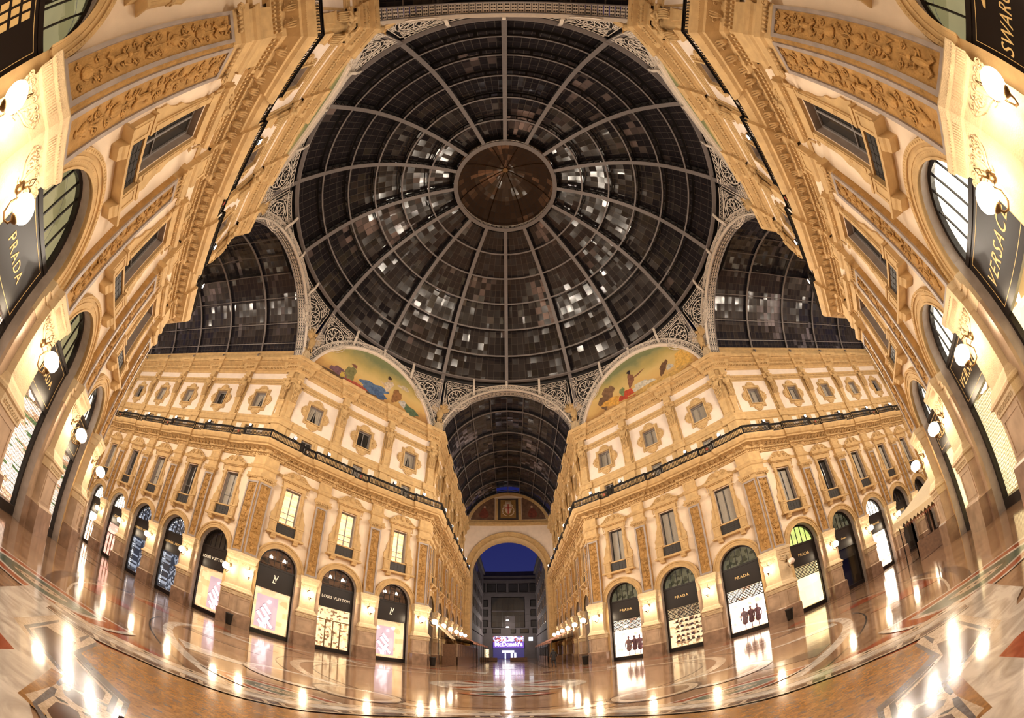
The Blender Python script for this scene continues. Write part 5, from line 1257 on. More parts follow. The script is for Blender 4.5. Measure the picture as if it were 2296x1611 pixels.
for key,F in FACS.items():
    for i,t in dbays(F):
        kind,fan,txt,lm,sz,sh_=SH.get((key,i),('dark','darkin','','gold',.3,None)); bn=bayname(F,i)
        if key in('NWA','NEB'): kind,fan=('lit_yellow','lit_fand') if i%2 else ('dark','darkin')
        root=empty('shopfront',F.mx(t))
        what={'pink_poster':'with bright lilac poster window','door':'with glazed double doors','lit_blue':'with dim blue-lit window','lit_pink':'with pink-lit window','lit_white':'with dazzling white window','lit_cream':'with cream-lit shelves','lit_yellow':'with yellow-lit window','lit_goods':'with goods behind a grille','dark':'unlit'}[kind]
        tag(root,'shopfront '+what+', '+bn+' of '+F.place,'shopfront','shopfronts under the arches')
        link('shop_frame',fr_me,root); sb=link('sign_board',sb_me,root); link('display_glass',gl_me,root); link('fanlight_glass',fg_me,root); link('fanlight_room',fan_me[fan],root)
        if key[:2] in('SW','SE'): link('gilt_line',sbl_me,sb)
        if txt=='LV':
            lettering(sb,'L',.74,4.50,lm,x=.10,sx=.75,shear=.3); lettering(sb,'V',.70,4.66,lm,x=-.05,sx=.85)
        elif txt=='GRID':
            q=MB()
            for c_ in range(3):
                for r_ in range(4): q.box(-.35+.26*c_,-.17+.26*c_,YF+.10,YF+.115,4.0+.30*r_,4.22+.30*r_)
            q.build('gilt_squares',['gold'],sb); q=MB(); q.box(.05,1.0,YF-.35,YF-.30,5.62,6.15); hs=q.build('hanging_sign',['black'],root)
            lettering(hs,'RANT',.13,5.75,'white',x=.35,y=YF-.29); lettering(hs,'ONO',.24,5.98,'white',x=.35,y=YF-.29)
        elif txt: lettering(sb,txt,sz,4.55 if key[0]=='N' else 4.45,lm,sp=1.25 if txt in('PRADA','VERSACE') else 1.05,shear=.35 if txt in('VERSACE','SWAROVSKI') else 0,sx=.95)
        if txt=='SWAROVSKI':
            q=MB(); q.tube([(.35,YF+.11,5.0),(.1,YF+.11,5.02),(-.15,YF+.11,4.9),(-.3,YF+.11,4.95),(-.28,YF+.11,5.12),(-.15,YF+.11,5.14)],[.03,.07,.09,.05,.03,.02],6); q.build('swan_emblem',['gold'],sb)
        if kind=='pink_poster': link('interior',room_me['lit_lv'],root); poster(root,.15 if i else -.05)
        elif kind=='door': link('interior',room_me['lit_cream'],root); link('door_frame',dm_me,root)
        else: link('interior',room_me[kind],root)
        if kind=='lit_pink' or key=='NWB' and i==4: link('door_frame',dm_me,root)
        if sh_=='brick': link('roller_shutter',bg_me,root)
        if sh_=='net': link('rolling_grille',ng_me,root)
        if kind=='lit_blue':
            q=MB()
            for k in range(16):
                for x in(1.2,-1.2): q.ball((x,YF-.2,.6+.19*k),.028,6,4)
            for k in range(14): a=PI*(k+.5)/14; q.ball((1.28*math.cos(a),YF-.2,5.5+1.28*math.sin(a)),.025,6,4)
            q.build('fairy_light',['spot'],root)['kind']='stuff'
        if fan=='lit_fand' and key=='NWD':
            q=MB(); q.box(-1.2,1.2,YF-.5,YF-.3,5.62,5.70); q.box(-1.2,1.2,YF-.5,YF-.3,6.15,6.19)
            q.build('shelf',['wood'],root)
            for k,x in enumerate((-.6,-.1,.5)):
                q=MB(); q.loft([[(x-w_,YF-.45,z),(x+w_,YF-.45,z),(x+w_,YF-.33,z),(x-w_,YF-.33,z)] for w_,z in((.13,6.19),(.11,6.38))]); q.tube([(x-.06,YF-.39,6.38),(x-.04,YF-.39,6.46),(x+.04,YF-.39,6.46),(x+.06,YF-.39,6.38)],.012,5)
                o=q.build('handbag',['spot' if k!=1 else 'wood'],mx=F.mx(t)); tag(o,'small handbag on the fanlight shelf, '+['left','middle','right'][2-k]+' one, '+bn+' of '+F.place,'handbag','handbags on the fanlight shelves')  # outer bags are given the bulb glow, no lamp in them
# mannequins in the two white windows on the right
def mannequin():
    mb=MB()
    mb.loft([[(r*math.cos(2*PI*k/12),r*.6*math.sin(2*PI*k/12),z) for k in range(12)] for r,z in((.02,.36),(.03,.4),(.03,.75),(.17,.8),(.24,1.0),(.20,1.25),(.17,1.4),(.22,1.6),(.23,1.78),(.07,1.86),(.06,1.95))])
    mb.ball((0,0,2.05),.11,10,7,sc=(.8,.9,1.1))
    for sg in(-1,1): mb.tube([(sg*.22,0,1.75),(sg*.29,.03,1.45),(sg*.26,.10,1.15)],[.06,.05,.04],6)
    return mb
M['dress']=mat('dark_print_dress',(.16,.07,.10),.7,var=.6,vs=14)
mn_me=me_of(mannequin(),'mannequin',['dress'],True)
for key,i in(('NED',0),('NED',2)):
    F=FACS[key]
    for k,x in enumerate((-.55,.0,.5)):
        o=link('mannequin',mn_me,None,F.mx(F.bays[i]+x,YF-.8-.1*(k%2))); tag(o,'dressed shop dummy, '+['right','middle','left'][k]+' of three, window of '+bayname(F,i)+', '+F.place,'mannequin','shop window dummies')
# shoes / bags on shelves in the cream window
F=FACS['NED']; mb=MB()
for k in range(5): mb.box(-1.3,1.3,YF-1.0,YF-.75,.75+.42*k,.78+.42*k)
sh=mb.build('display_shelf',['frame'],mx=F.mx(0)); tag(sh,'dark glass display shelving in the middle window of the right angled facade','shelf')
for r_ in range(5):
    for c_ in range(6):
        x=-1.05+.42*c_; q=MB(); q.loft([[(x-w_,YF-.95,z),(x+w_,YF-.95,z),(x+w_,YF-.82,z),(x-w_,YF-.82,z)] for w_,z in((.11,.78+.42*r_),(.09,.92+.42*r_))]); q.tube([(x-.05,YF-.88,.92+.42*r_),(x,YF-.88,1.0+.42*r_),(x+.05,YF-.88,.92+.42*r_)],.01,4)
        o=q.build('handbag',['dress' if (r_+c_)%2 else 'wood'],mx=F.mx(0)); tag(o,'dark handbag, '+['lowest','second lowest','middle','second highest','top'][r_]+' shelf, number '+['one','two','three','four','five','six'][c_]+' from the right','handbag','handbags on the lit shelves')
# ---------------------------------------------------------------- globe lamps
mb=MB(); zg=4.18; og=.98
mb.loft([[(.10*math.cos(2*PI*k/12)*r,y,4.42+.13*math.sin(2*PI*k/12)*r) for k in range(12)] for r,y in((1,.36),(1.1,.40),(.7,.44),(.3,.47))])
mb.tube([(0,.44,4.42),(0,.56,4.55),(0,.72,4.52),(0,.74,4.38),(0,.62,4.30),(0,.52,4.10),(0,.60,3.88),(0,.78,3.78),(0,.92,3.80),(0,.98,3.90)],[.02,.02,.02,.015,.015,.022,.025,.025,.02,.03],6)
mb.tube([(0,.50,4.42),(0,.62,4.62),(0,.55,4.78),(0,.46,4.70),(0,.52,4.60)],.014,5); mb.tube([(0,.46,4.3),(0,.60,4.22),(0,.66,4.36),(0,.58,4.42)],.012,5)
mb.lathe([(.03,3.86),(.10,3.92),(.11,3.97),(.08,3.98)],12,(0,.98,0))
br_me=me_of(mb,'bracket',['bronze'],True)
mb=MB(); mb.ball((0,.98,4.20),.25,18,12); gb_me=me_of(mb,'globe',['globe'],True)
M['globe_off']=mat('unlit_glass_globe',(.75,.62,.55),.3); mb=MB(); mb.ball((0,.98,4.20),.25,18,12); gbo_me=me_of(mb,'globe',['globe_off'],True)
def lamp(F,t,label,on=True):
    r_=empty('wall_lamp',F.mx(t)); tag(r_,label,'wall lamp','globe wall lamps on the piers'); link('bracket',br_me,r_); link('globe',gb_me if on else gbo_me,r_)
nl=0
for key,F in FACS.items():
    for i,t in list(enumerate(pil_ts(F)))[:DET.get(key,99)]:
        if key[2]!='D' and i==len(pil_ts(F))-1: continue
        lamp(F,t,'lit globe wall lamp, '+pil_name(F,i)+', '+F.place)
    if key[2]=='D':
        lamp(F,-HV+.62,'lit globe wall lamp on the '+F.place[4:]+', at its right end'); lamp(F,HV-.62,'lit globe wall lamp on the '+F.place[4:]+', at its left end')
    elif key in('SWB','SEA','NWB','NEA','NWA','NEB'):
        lamp(F,-.62 if key[2]=='A' else .62,('unlit' if key=='NEA' else 'lit')+' globe lamp, corner pier, octagon end of '+F.place,key!='NEA')
# ---------------------------------------------------------------- floodlights on the balcony
mb=MB(); mb.box(-.13,.13,1.16,1.30,15.56,15.80); mb.box(-.02,.02,1.10,1.2,15.45,15.6); mb.tube([(-.15,1.2,15.68),(-.15,1.1,15.45)],.015,4); mb.tube([(.15,1.2,15.68),(.15,1.1,15.45)],.015,4)
fl_me=me_of(mb,'floodlight',['iron']); mb=MB(); mb.box(-.10,.10,1.301,1.315,15.59,15.77); mb.box(-.11,.11,1.17,1.29,15.801,15.81); fll_me=me_of(mb,'lens',['flood'])
def flood(F,t,label,pw=1.0):
    o=link('floodlight',fl_me,None,F.mx(t)); tag(o,label,'floodlight','floodlights on the balcony railing'); link('lens',fll_me,o)
    l=bpy.data.lights.new('flood_lamp','SPOT'); l.energy=FLOOD_W*pw; l.color=FLOOD_C; l.shadow_soft_size=.12; l.spot_size=R(165); l.spot_blend=.6
    q=bpy.data.objects.new('flood_lamp',l); COL.objects.link(q); q.parent=o
    q.matrix_local=Matrix.Translation((0,1.42,15.72)) @ Matrix.Rotation(R(78),4,'X')
for key,F in FACS.items():
    if key[2]=='D':
        for t,nn in[q_ for q_ in((-6.3,'right end'),(-3.2,'between right and middle bays'),(3.2,'between left and middle bays'),(6.3,'left end')) if not(key=='SWD' and q_[0]>6 or key=='SED' and q_[0]<-6)]: flood(F,t,'small black floodlight on the railing of '+F.place+', '+nn,1.0)
    elif key not in('SWB','SEA'):
        for i,t in enumerate(F.bays): flood(F,t+(1.2 if key[2]=='A' else -1.2),'small black floodlight on the railing, '+bayname(F,i)+' of '+F.place,.55 if key in('NWB','NEA','SWA','SEB') else .4)  # floods on the near arm walls are unseen, added to light the far walls
# ---------------------------------------------------------------- floor
FM=['f_beige','f_white','f_red','f_brown','f_dark','f_slate','f_cream','f_ochre','f_green']
fi_={k:i for i,k in enumerate(FM)}
fl=MB(); lay=0
def inlay(pts,m_,z=None,mirror=True):
    global lay
    if z is None: lay+=1; z=.0015+.00012*lay
    fl.add([(x,y,z) for x,y in pts],[tuple(range(len(pts)))],fi_[m_])
    if mirror: fl.add([(-x,y,z) for x,y in pts][::-1],[tuple(range(len(pts)))],fi_[m_])
def bandp(path,o0,o1,m_,mirror=True,z=None):
    global lay
    if z is None: lay+=1; z=.0015+.00012*lay
    def off(o):
        out=[]
        for i in range(len(path)):
            a=path[max(i-1,0)];b=path[min(i+1,len(path)-1)]; dx,dy=b[0]-a[0],b[1]-a[1]; L=math.hypot(dx,dy); out.append((path[i][0]-dy/L*o,path[i][1]+dx/L*o))
        return out
    A_,B_=off(o0),off(o1)
    for s_ in((1,-1) if mirror else (1,)):
        fl.add([(s_*x,y,z) for x,y in A_]+[(s_*x,y,z) for x,y in B_],[(i,i+1,len(A_)+i+1,len(A_)+i) for i in range(len(A_)-1)],fi_[m_])
def circ(cx_,cy_,r,n=40,a0=0,a1=2*PI): return [(cx_+r*math.cos(a0+(a1-a0)*i/n),cy_+r*math.sin(a0+(a1-a0)*i/n)) for i in range(n+1)]
def lens(cx_,cy_,L,Wd,ang,n=16):
    p=[]
    for s_ in(1,-1):
        for i in range(n):
            u=-1+2*i/n; u*=s_; x=u*L/2; y=s_*Wd/2*(1-u*u); p.append((cx_+x*math.cos(ang)-y*math.sin(ang),cy_+x*math.sin(ang)+y*math.cos(ang)))
    return p
fl.add([(-60,-45,0),(60,-45,0),(60,90,0),(-60,90,0)],[(0,1,2,3)],0)
# broad marble fields of the octagon
inlay([(-17,-7),(-7,-17),(7,-17),(17,-7),(17,7),(7,17),(-7,17),(-17,7)],'f_beige',mirror=False)
bandp(circ(0,0,15.2,80),0,.25,'f_brown',False); bandp(circ(0,0,14.7,80),0,.06,'f_cream',False); bandp(circ(0,0,12.6,80),0,.05,'f_dark',False); bandp(circ(0,0,12.2,80),0,.3,'f_white',False)
for k in range(16):
    a=2*PI*k/16; a2=a+.16; inlay([(12.7*math.cos(a),12.7*math.sin(a)),(14.6*math.cos(a-.1),14.6*math.sin(a-.1)),(14.6*math.cos(a+.1),14.6*math.sin(a+.1))],'f_red',mirror=False)
    inlay([(9.0*math.cos(a2),9.0*math.sin(a2)),(11.8*math.cos(a2-.05),11.8*math.sin(a2-.05)),(11.8*math.cos(a2+.05),11.8*math.sin(a2+.05))],'f_brown' if k%2 else 'f_white',mirror=False)
bandp(circ(0,0,8.6,60),0,.05,'f_dark',False); bandp(circ(0,0,8.1,60),0,.35,'f_cream',False); bandp(circ(0,0,7.3,60),0,.05,'f_brown',False)
inlay(circ(0,0,3.0),'f_white',mirror=False); bandp(circ(0,0,3.0),0,.12,'f_dark',False)
for k in range(8):
    a=2*PI*k/8; inlay([(0,0),(2.7*math.cos(a-.13),2.7*math.sin(a-.13)),(2.7*math.cos(a+.13),2.7*math.sin(a+.13))],'f_red' if k%2 else 'f_slate',mirror=False)
# arms: bands along both walls
for s_ in((0,1),(1,0)):
    for sg in(-1,1):
        for o,w_,m_ in((5.2,.35,'f_brown'),(5.0,.06,'f_cream'),(3.2,.12,'f_dark'),(2.9,.12,'f_dark')):
            for q0,q1 in((18,60),(-40,-18)):
                c_=[(sg*o,q0),(sg*(o+w_),q0),(sg*(o+w_),q1),(sg*o,q1)]; c_=[(x,y) if s_==(0,1) else (y,x) for x,y in c_]; inlay(c_,m_,mirror=False)
for y in range(19,48,3): inlay([(-2.8,y),(0,y-1.2),(2.8,y),(0,y+1.2)],'f_white' if y%2 else 'f_red',mirror=False)
# white circles
inlay(circ(-4.9,-7.5,1.35),'f_white'); bandp(circ(-4.9,-7.5,1.35),0,.05,'f_brown'); inlay(circ(-4.9,-7.5,1.0),'f_beige'); 
bandp(circ(-3.3,-7.4,1.1),0,.08,'f_brown'); inlay(circ(-3.3,-7.4,1.0),'f_cream'); inlay(circ(-3.3,-7.4,.8),'f_beige')
# lens emblems with red crescents
for cx_,cy_,ang,L in((-3.9,-10.12,R(30),1.7),(-6.5,-13.75,R(80),2.5)):
    inlay(lens(cx_,cy_,L*1.7,L*.78,ang),'f_white'); inlay(lens(cx_+.0,cy_,L*1.55,L*.70,ang),'f_red'); inlay(lens(cx_,cy_,L*1.15,L*.50,ang),'f_white'); inlay(lens(cx_,cy_,L,L*.40,ang),'f_green'); inlay(lens(cx_,cy_,L*.5,L*.16,ang),'f_cream')
    for k in range(9): 
        u=-.24+.06*k; inlay([(cx_+u*L*math.cos(ang)+a*.05,cy_+u*L*math.sin(ang)+b*.05) for a,b in((1,0),(0,1),(-1,0),(0,-1))],'f_brown')
inlay([(-3.1,-9.9),(-2.6,-9.35),(-2.35,-9.9),(-2.7,-10.35)],'f_red')
inlay(lens(0,-3.9,3.0,1.5,0),'f_red',mirror=False); inlay(lens(0,-3.9,2.3,1.1,0),'f_white',mirror=False); inlay(lens(0,-3.9,1.9,.9,0),'f_green',mirror=False); inlay(circ(0,-3.9,.3,16),'f_brown',mirror=False)
# foreground: white slabs, framed panel, ochre terrazzo, banded border
FP_={'cream':[(-4.04,-15.23),(-5.24,-13.97),(-4.9,-13.58),(-4.67,-13.61),(-3.8,-14.49),(-2.92,-14.38),(-2.57,-14.8),(-2.27,-15.09),(-1.96,-15.84),(-2.27,-15.7),(-2.38,-15.82),(-2.43,-15.86),(-3.16,-15.16),(-3.6,-15.18)],
 'ochre':[(-2.43,-15.86),(-2.79,-15.51),(-3.16,-15.16),(-3.1,-15.05),(-2.87,-15.26),(-2.77,-15.37),(-2.46,-15.78),(-2.38,-15.76),(-2.27,-15.7),(-2.25,-15.74),(-2.38,-15.82)],
 'slateA':[(-3.98,-15.12),(-4.94,-14.13),(-4.84,-14.17),(-3.98,-15.05),(-3.6,-15.0),(-3.13,-14.97),(-2.94,-15.13),(-2.83,-15.26),(-2.87,-15.27),(-3.09,-15.06),(-3.49,-15.09)],
 'brownA':[(-4.04,-14.96),(-4.37,-14.61),(-4.3,-14.5),(-4.28,-14.2),(-4.13,-14.31),(-3.82,-14.57),(-3.62,-14.59),(-3.0,-14.62),(-2.82,-14.79),(-2.83,-14.98),(-2.97,-15.06),(-3.11,-14.96),(-3.18,-14.98),(-3.54,-15.01)],
 'bar1':[(-2.95,-15.13),(-2.9,-14.99),(-2.86,-15.01),(-2.89,-15.11)],
 'bar2':[(-2.81,-14.91),(-2.74,-14.78),(-2.69,-14.83),(-2.75,-14.92)],
 'brownB':[(-2.79,-15.25),(-2.79,-15.18),(-2.88,-15.09),(-2.82,-15.04),(-2.79,-14.99),(-2.74,-14.96),(-2.68,-14.92),(-2.57,-14.98),(-2.58,-15.01),(-2.5,-15.1),(-2.54,-15.16),(-2.59,-15.23),(-2.65,-15.25),(-2.69,-15.28)],
 'bar3':[(-2.63,-15.44),(-2.59,-15.35),(-2.55,-15.32),(-2.56,-15.41)],
 'bar4':[(-2.5,-15.24),(-2.47,-15.18),(-2.43,-15.18),(-2.44,-15.24)],
 'brownC':[(-2.53,-15.46),(-2.52,-15.34),(-2.47,-15.29),(-2.34,-15.34),(-2.14,-15.63),(-2.27,-15.66),(-2.35,-15.65)],
 'slateB':[(-2.77,-15.37),(-2.76,-15.32),(-2.63,-15.42),(-2.37,-15.72),(-2.2,-15.72),(-2.17,-15.79),(-2.38,-15.76)],
 'block':[(-2.96,-14.57),(-2.94,-14.51),(-2.57,-14.87),(-2.61,-14.91)],
 'line':[(-3.69,-14.55),(-3.69,-14.52),(-2.94,-14.51),(-2.96,-14.57)],
 'sborder':[(-3.86,-14.51),(-4.64,-13.64),(-4.56,-13.65),(-3.94,-14.33),(-2.92,-14.37),(-2.57,-14.73),(-2.57,-14.8),(-2.87,-14.5)],
 'darktick':[(-4.52,-14.01),(-4.8,-13.7),(-4.82,-13.63),(-4.37,-14.07)],
 'white1':[(-4.48,-15.28),(-5.53,-14.26),(-5.43,-14.11),(-5.23,-13.98),(-4.04,-15.23),(-4.0,-15.43)],
 'white2':[(-3.96,-15.44),(-4.03,-15.23),(-3.6,-15.18),(-3.16,-15.16),(-2.79,-15.51),(-2.43,-15.86),(-2.42,-16.02)],
 'red':[(-3.4,-15.64),(-3.27,-15.61),(-3.14,-15.73)]}
inlay([(-4.1,-15.3),(-4.7,-15.3),(-6.0,-14.2),(-5.35,-13.2),(-4.95,-13.9),(-5.1,-14.16),(-4.04,-15.23)],'f_white'); inlay(FP_['white1'],'f_white')
inlay([(-4.04,-15.2),(-3.1,-15.08),(-2.35,-15.8),(-1.2,-16.2),(-1.2,-18.0),(-5.5,-18.0),(-5.2,-16.2)],'f_white'); inlay(FP_['white2'],'f_white')
inlay([(-3.2,-15.55),(-3.4,-15.64),(-3.6,-15.9),(-3.3,-16.2),(-2.9,-15.95)],'f_red')
TER=[(-3.8,-14.47),(-4.67,-13.62),(-4.42,-12.95),(-3.98,-12.42),(-3.35,-11.85),(-2.75,-11.1),(-2.25,-10.3),(-1.7,-9.6),(-1.0,-9.1),(0,-8.9),(0,-15.4),(-1.9,-15.3),(-2.59,-14.72),(-2.92,-14.38)]
inlay(TER,'f_ochre')
def inside(x,y,P):
    c=False; j=len(P)-1
    for i in range(len(P)):
        if (P[i][1]>y)!=(P[j][1]>y) and x<(P[j][0]-P[i][0])*(y-P[i][1])/(P[j][1]-P[i][1])+P[i][0]: c=not c
        j=i
    return c
lay+=1; zl=.0015+.00012*lay
for i in range(16):
    for j in range(24):
        x,y=-4.55+.315*i+(.0 if j%2 else .157),-15.3+.30*j
        if inside(x,y,TER) and inside(x-.15,y+.12,TER) and x<-.05: inlay([(x-.055,y-.02),(x-.01,y-.045),(x+.05,y+.02),(x+.01,y+.045)],'f_slate',zl)
for k_,m_ in(('cream','f_cream'),('sborder','f_slate'),('ochre','f_ochre'),('slateA','f_slate'),('slateB','f_slate'),('brownA','f_brown'),('brownB','f_brown'),('brownC','f_brown'),('bar1','f_dark'),('bar2','f_dark'),('bar3','f_dark'),('bar4','f_dark'),('block','f_dark'),('line','f_dark'),('darktick','f_slate')): inlay(FP_[k_],m_)
BP=[(-5.25,-14.2),(-4.82,-13.66),(-4.52,-12.98),(-4.06,-12.38),(-3.42,-11.78),(-2.82,-11.05),(-2.32,-10.25),(-1.76,-9.5),(-1.04,-8.98),(0,-8.78)]
for o0,o1,m_ in((.0,.035,'f_dark'),(.035,.08,'f_cream'),(.08,.28,'f_brown'),(.28,.31,'f_cream'),(.31,.335,'f_dark'),(.335,.62,'f_white'),(.62,.64,'f_dark'),(.64,.92,'f_cream'),(.92,.94,'f_dark')): bandp(BP,-o1,-o0,m_) if False else bandp(BP,o0,o1,m_)
def ptat(path,u):
    Ls=[math.hypot(path[i+1][0]-path[i][0],path[i+1][1]-path[i][1]) for i in range(len(path)-1)]; d=u*sum(Ls)
    for i,L in enumerate(Ls):
        if d<=L: k=d/L; return (path[i][0]+(path[i+1][0]-path[i][0])*k,path[i][1]+(path[i+1][1]-path[i][1])*k,(path[i+1][0]-path[i][0])/L,(path[i+1][1]-path[i][1])/L)
        d-=L
    return (*path[-1],1,0)
lay+=2; zl=.0015+.00012*lay
for k in range(12):
    x,y,dx,dy=ptat(BP,(k+.5)/12)
    for oo in(.18,.78):
        cx_,cy_=x-dy*oo,y+dx*oo; inlay([(cx_+dx*.09,cy_+dy*.09),(cx_-dy*.045,cy_+dx*.045),(cx_-dx*.09,cy_-dy*.09),(cx_+dy*.045,cy_-dx*.045)],'f_slate' if oo<.5 else 'f_dark',zl)
    if k%2: 
        for e in(-.14,.14): cx_,cy_=x-dy*.18+dx*e,y+dx*.18+dy*e; inlay([(cx_+dx*.04-dy*.09,cy_+dy*.04+dx*.09),(cx_-dx*.04-dy*.09,cy_-dy*.04+dx*.09),(cx_-dx*.04+dy*.09,cy_-dy*.04-dx*.09),(cx_+dx*.04+dy*.09,cy_+dy*.04-dx*.09)],'f_cream',zl)
fo=fl.build('floor',FM); tag(fo,'glossy patterned marble mosaic floor','floor',kind='structure')
me=fo.data
for p in me.polygons:
    if p.normal.z<0: p.flip()
# ---------------------------------------------------------------- street beyond the arch
def bldg(name,label,verts_fn): pass
mb=MB(); YB=85
mb.box(-30,30,YB,YB+10,0,22.4,0); mb.box(-30,30,YB-.3,YB,20.8,21.3,0); mb.box(-30,30,YB-.15,YB,17.4,17.7,0); mb.box(-30,30,YB+2,YB+9,22.4,24.0,0)
far=empty('office_building',Matrix.Identity(4)); tag(far,'dark grey office block closing the street beyond the arch, lit restaurant below','building')
mb.build('wall',['asph'],far)
def bwin(x0,x1,z0,z1,y,par,mi='dglass'):
    q=MB(); q.bridge([(x0,z0),(x1,z0),(x1,z1),(x0,z1)],[(x0+.1,z0+.1),(x1-.1,z0+.1),(x1-.1,z1-.1),(x0+.1,z1-.1)],y-.12,y+.0)
    f_=q.build('window',['frame'],par); q=MB(); q.box(x0+.1,x1-.1,y-.06,y-.04,z0+.1,z1-.1); nx=max(1,int((x1-x0)/1.2))
    q.build('pane',[mi],f_); q=MB()
    for k in range(1,nx): x=x0+(x1-x0)*k/nx; q.box(x-.04,x+.04,y-.1,y-.06,z0+.1,z1-.1)
    if nx>1: q.build('mullion',['frame'],f_)
for x0,x1 in((-7.8,-5.9),(-5.5,-3.3),(-3.0,-.8),(-.2,2.0),(2.4,4.6),(4.9,7.2)): bwin(x0,x1,18.0,20.2,YB,far)
bwin(-4.4,3.6,8.4,16.6,YB,far); 
for x0,x1 in((-7.2,-5.2),(5.0,7.0)):
    for z in(8.6,11.4,14.0): bwin(x0,x1,z,z+1.8,YB,far)
for x0,x1 in((-6.6,-5.6),(-4.2,-2.2),(.2,1.4),(2.4,4.4),(5.4,6.6)): bwin(x0,x1,6.9,8.1,YB,far)
q=MB(); q.box(-4.4,3.6,YB-.25,YB,12.7,13.0); q.box(-1.2,1.2,YB-.3,YB,8.0,11.5); q.build('stair_bay',['asph'],far)
M['viol']=mat('violet_lit_sign_board',(.15,.08,.3),.5,emis=(.16,.06,.75),es=.5)
M['mclet']=mat('glowing_white_letters',(.9,.9,.9),.4,emis=(1,.97,1),es=3)
M['viold']=mat('dim_violet_interior',(.03,.03,.08),.3,emis=(.10,.08,.35),es=.35); M['litw']=mat('lit_doorway',(.6,.6,.6),.5,emis=(.75,.85,1),es=1.3)
q=MB(); q.box(-4.0,3.2,YB-.2,YB,4.7,6.1); q.build('upper_window',['mall'],far)
q=MB(); q.box(-4.0,3.3,YB-.35,YB,3.0,4.6); sg_=q.build('sign_board',['viol'],far)
c=bpy.data.curves.new('lettering','FONT'); c.body="McDonald's"; c.size=1.6; c.align_x='CENTER'; c.align_y='CENTER'; c.extrude=.05; c.offset=.03; c.materials.append(M['mclet']); o=bpy.data.objects.new('lettering',c); COL.objects.link(o)
meshtext(o,sg_,Matrix(((.86,0,0,-.35),(0,0,-1,YB-.42),(0,1,0,3.95),(0,0,0,1))))
q=MB(); q.box(-4.0,3.3,YB-.1,YB-.02,.1,3.0); q.build('entrance_glass',['viold'],far)
q=MB(); q.box(-1.9,.9,YB-.5,YB-.35,1.75,2.3); q.build('small_sign',['mclet'],far)
for x0,x1 in((-1.3,-1.0),(.1,.6),(.9,1.4)):
    q=MB(); q.box(x0,x1,YB-.2,YB-.1,.1,1.7); q.build('lit_door',['litw'],far)
q=MB(); q.box(-6.0,-5.0,YB-.2,YB-.05,.3,2.6); q.build('lit_panel',['lit_cream'],far); q=MB(); q.box(4.4,5.4,YB-.2,YB-.05,4.8,5.8); q.build('lit_window',['litw'],far)
for sg,nm in((-1,'left'),(1,'right')):
    r_=empty('street_building',Matrix.Identity(4)); tag(r_,'dim stone building lining the '+nm+' side of the street beyond the arch','building')
    x0,x1=sorted((sg*6.35,sg*14)); q=MB(); q.box(x0,x1,YE+3.3,YB-.5,0,22.6); 
    x0,x1=sorted((sg*5.9,sg*14)); q.box(x0,x1,YE+3.3,YB-.5,22.6,23.2); x0,x1=sorted((sg*6.15,sg*14)); q.box(x0,x1,YE+3.3,YB-.5,6.0,6.5); q.box(x0,x1,YE+3.3,YB-.5,17.0,17.3); q.build('wall',['asph'],r_)
    for iz,z in enumerate((7.4,10.6,13.8,18.3)):
        for k in range(8):
            y=YE+5+3.4*k; q=MB(); a,b=sorted((sg*6.35,sg*6.28)); q.box(a,b,y,y+1.3,z,z+2.1); f_=q.build('window',['ashlar' if sg>0 else 'asph'],r_)
            q=MB(); a,b=sorted((sg*6.30,sg*6.26)); q.box(a,b,y+.15,y+1.15,z+.15,z+1.95); q.build('pane',['dglass'],f_)
q=MB(); q.box(-6.3,-6.1,60,63,.2,2.6); q.box(-6.3,-6.1,64,65.5,.2,2.6); o=q.build('lit_shop_window',['litw']); tag(o,'cold white lit shop window at street level beyond the arch on the left','shop window')
for i,(x0,x1) in enumerate(((-4.9,-2.1),(-.0,2.8))):
    q=MB(); q.loft([[(x0,y0_,z),(x1,y0_,z),(x1,y1_,z),(x0,y1_,z)] for y0_,y1_,z in((53.8,54.9,.0),(53.7,55.0,.05),(53.7,55.0,.62),(53.78,54.92,.68),(53.9,54.8,.60))]); o=q.build('low_barrier',['wood']); tag(o,'low brown timber planter box across the street mouth, '+['left','right'][i]+' one','barrier')
# street lamps seen hanging in the street
for i,z in enumerate((8.1,9.8)):
    q=MB(); q.ball((-.5,78,z),.22,10,6,sc=(1.6,1,.7)); o=q.build('street_lamp',['flood']); tag(o,['lower','upper'][i]+' small white street lamp hanging beyond the arch','street lamp'); q=MB(); q.tube([(-.5,78,z+.1),(-.5,78,z+1.0),(-6.3,78,z+1.6)],.02,4); q.tube([(-.5,78,z+1.0),(6.3,78,z+1.6)],.02,4); q.build('cable',['iron'],o)
    l_=bpy.data.lights.new('street_light','POINT'); l_.energy=1500; l_.color=(1,.88,.78); l_.shadow_soft_size=.3; ol=bpy.data.objects.new('street_light',l_); COL.objects.link(ol); ol.location=(-.5,77+0*i,z-.6)
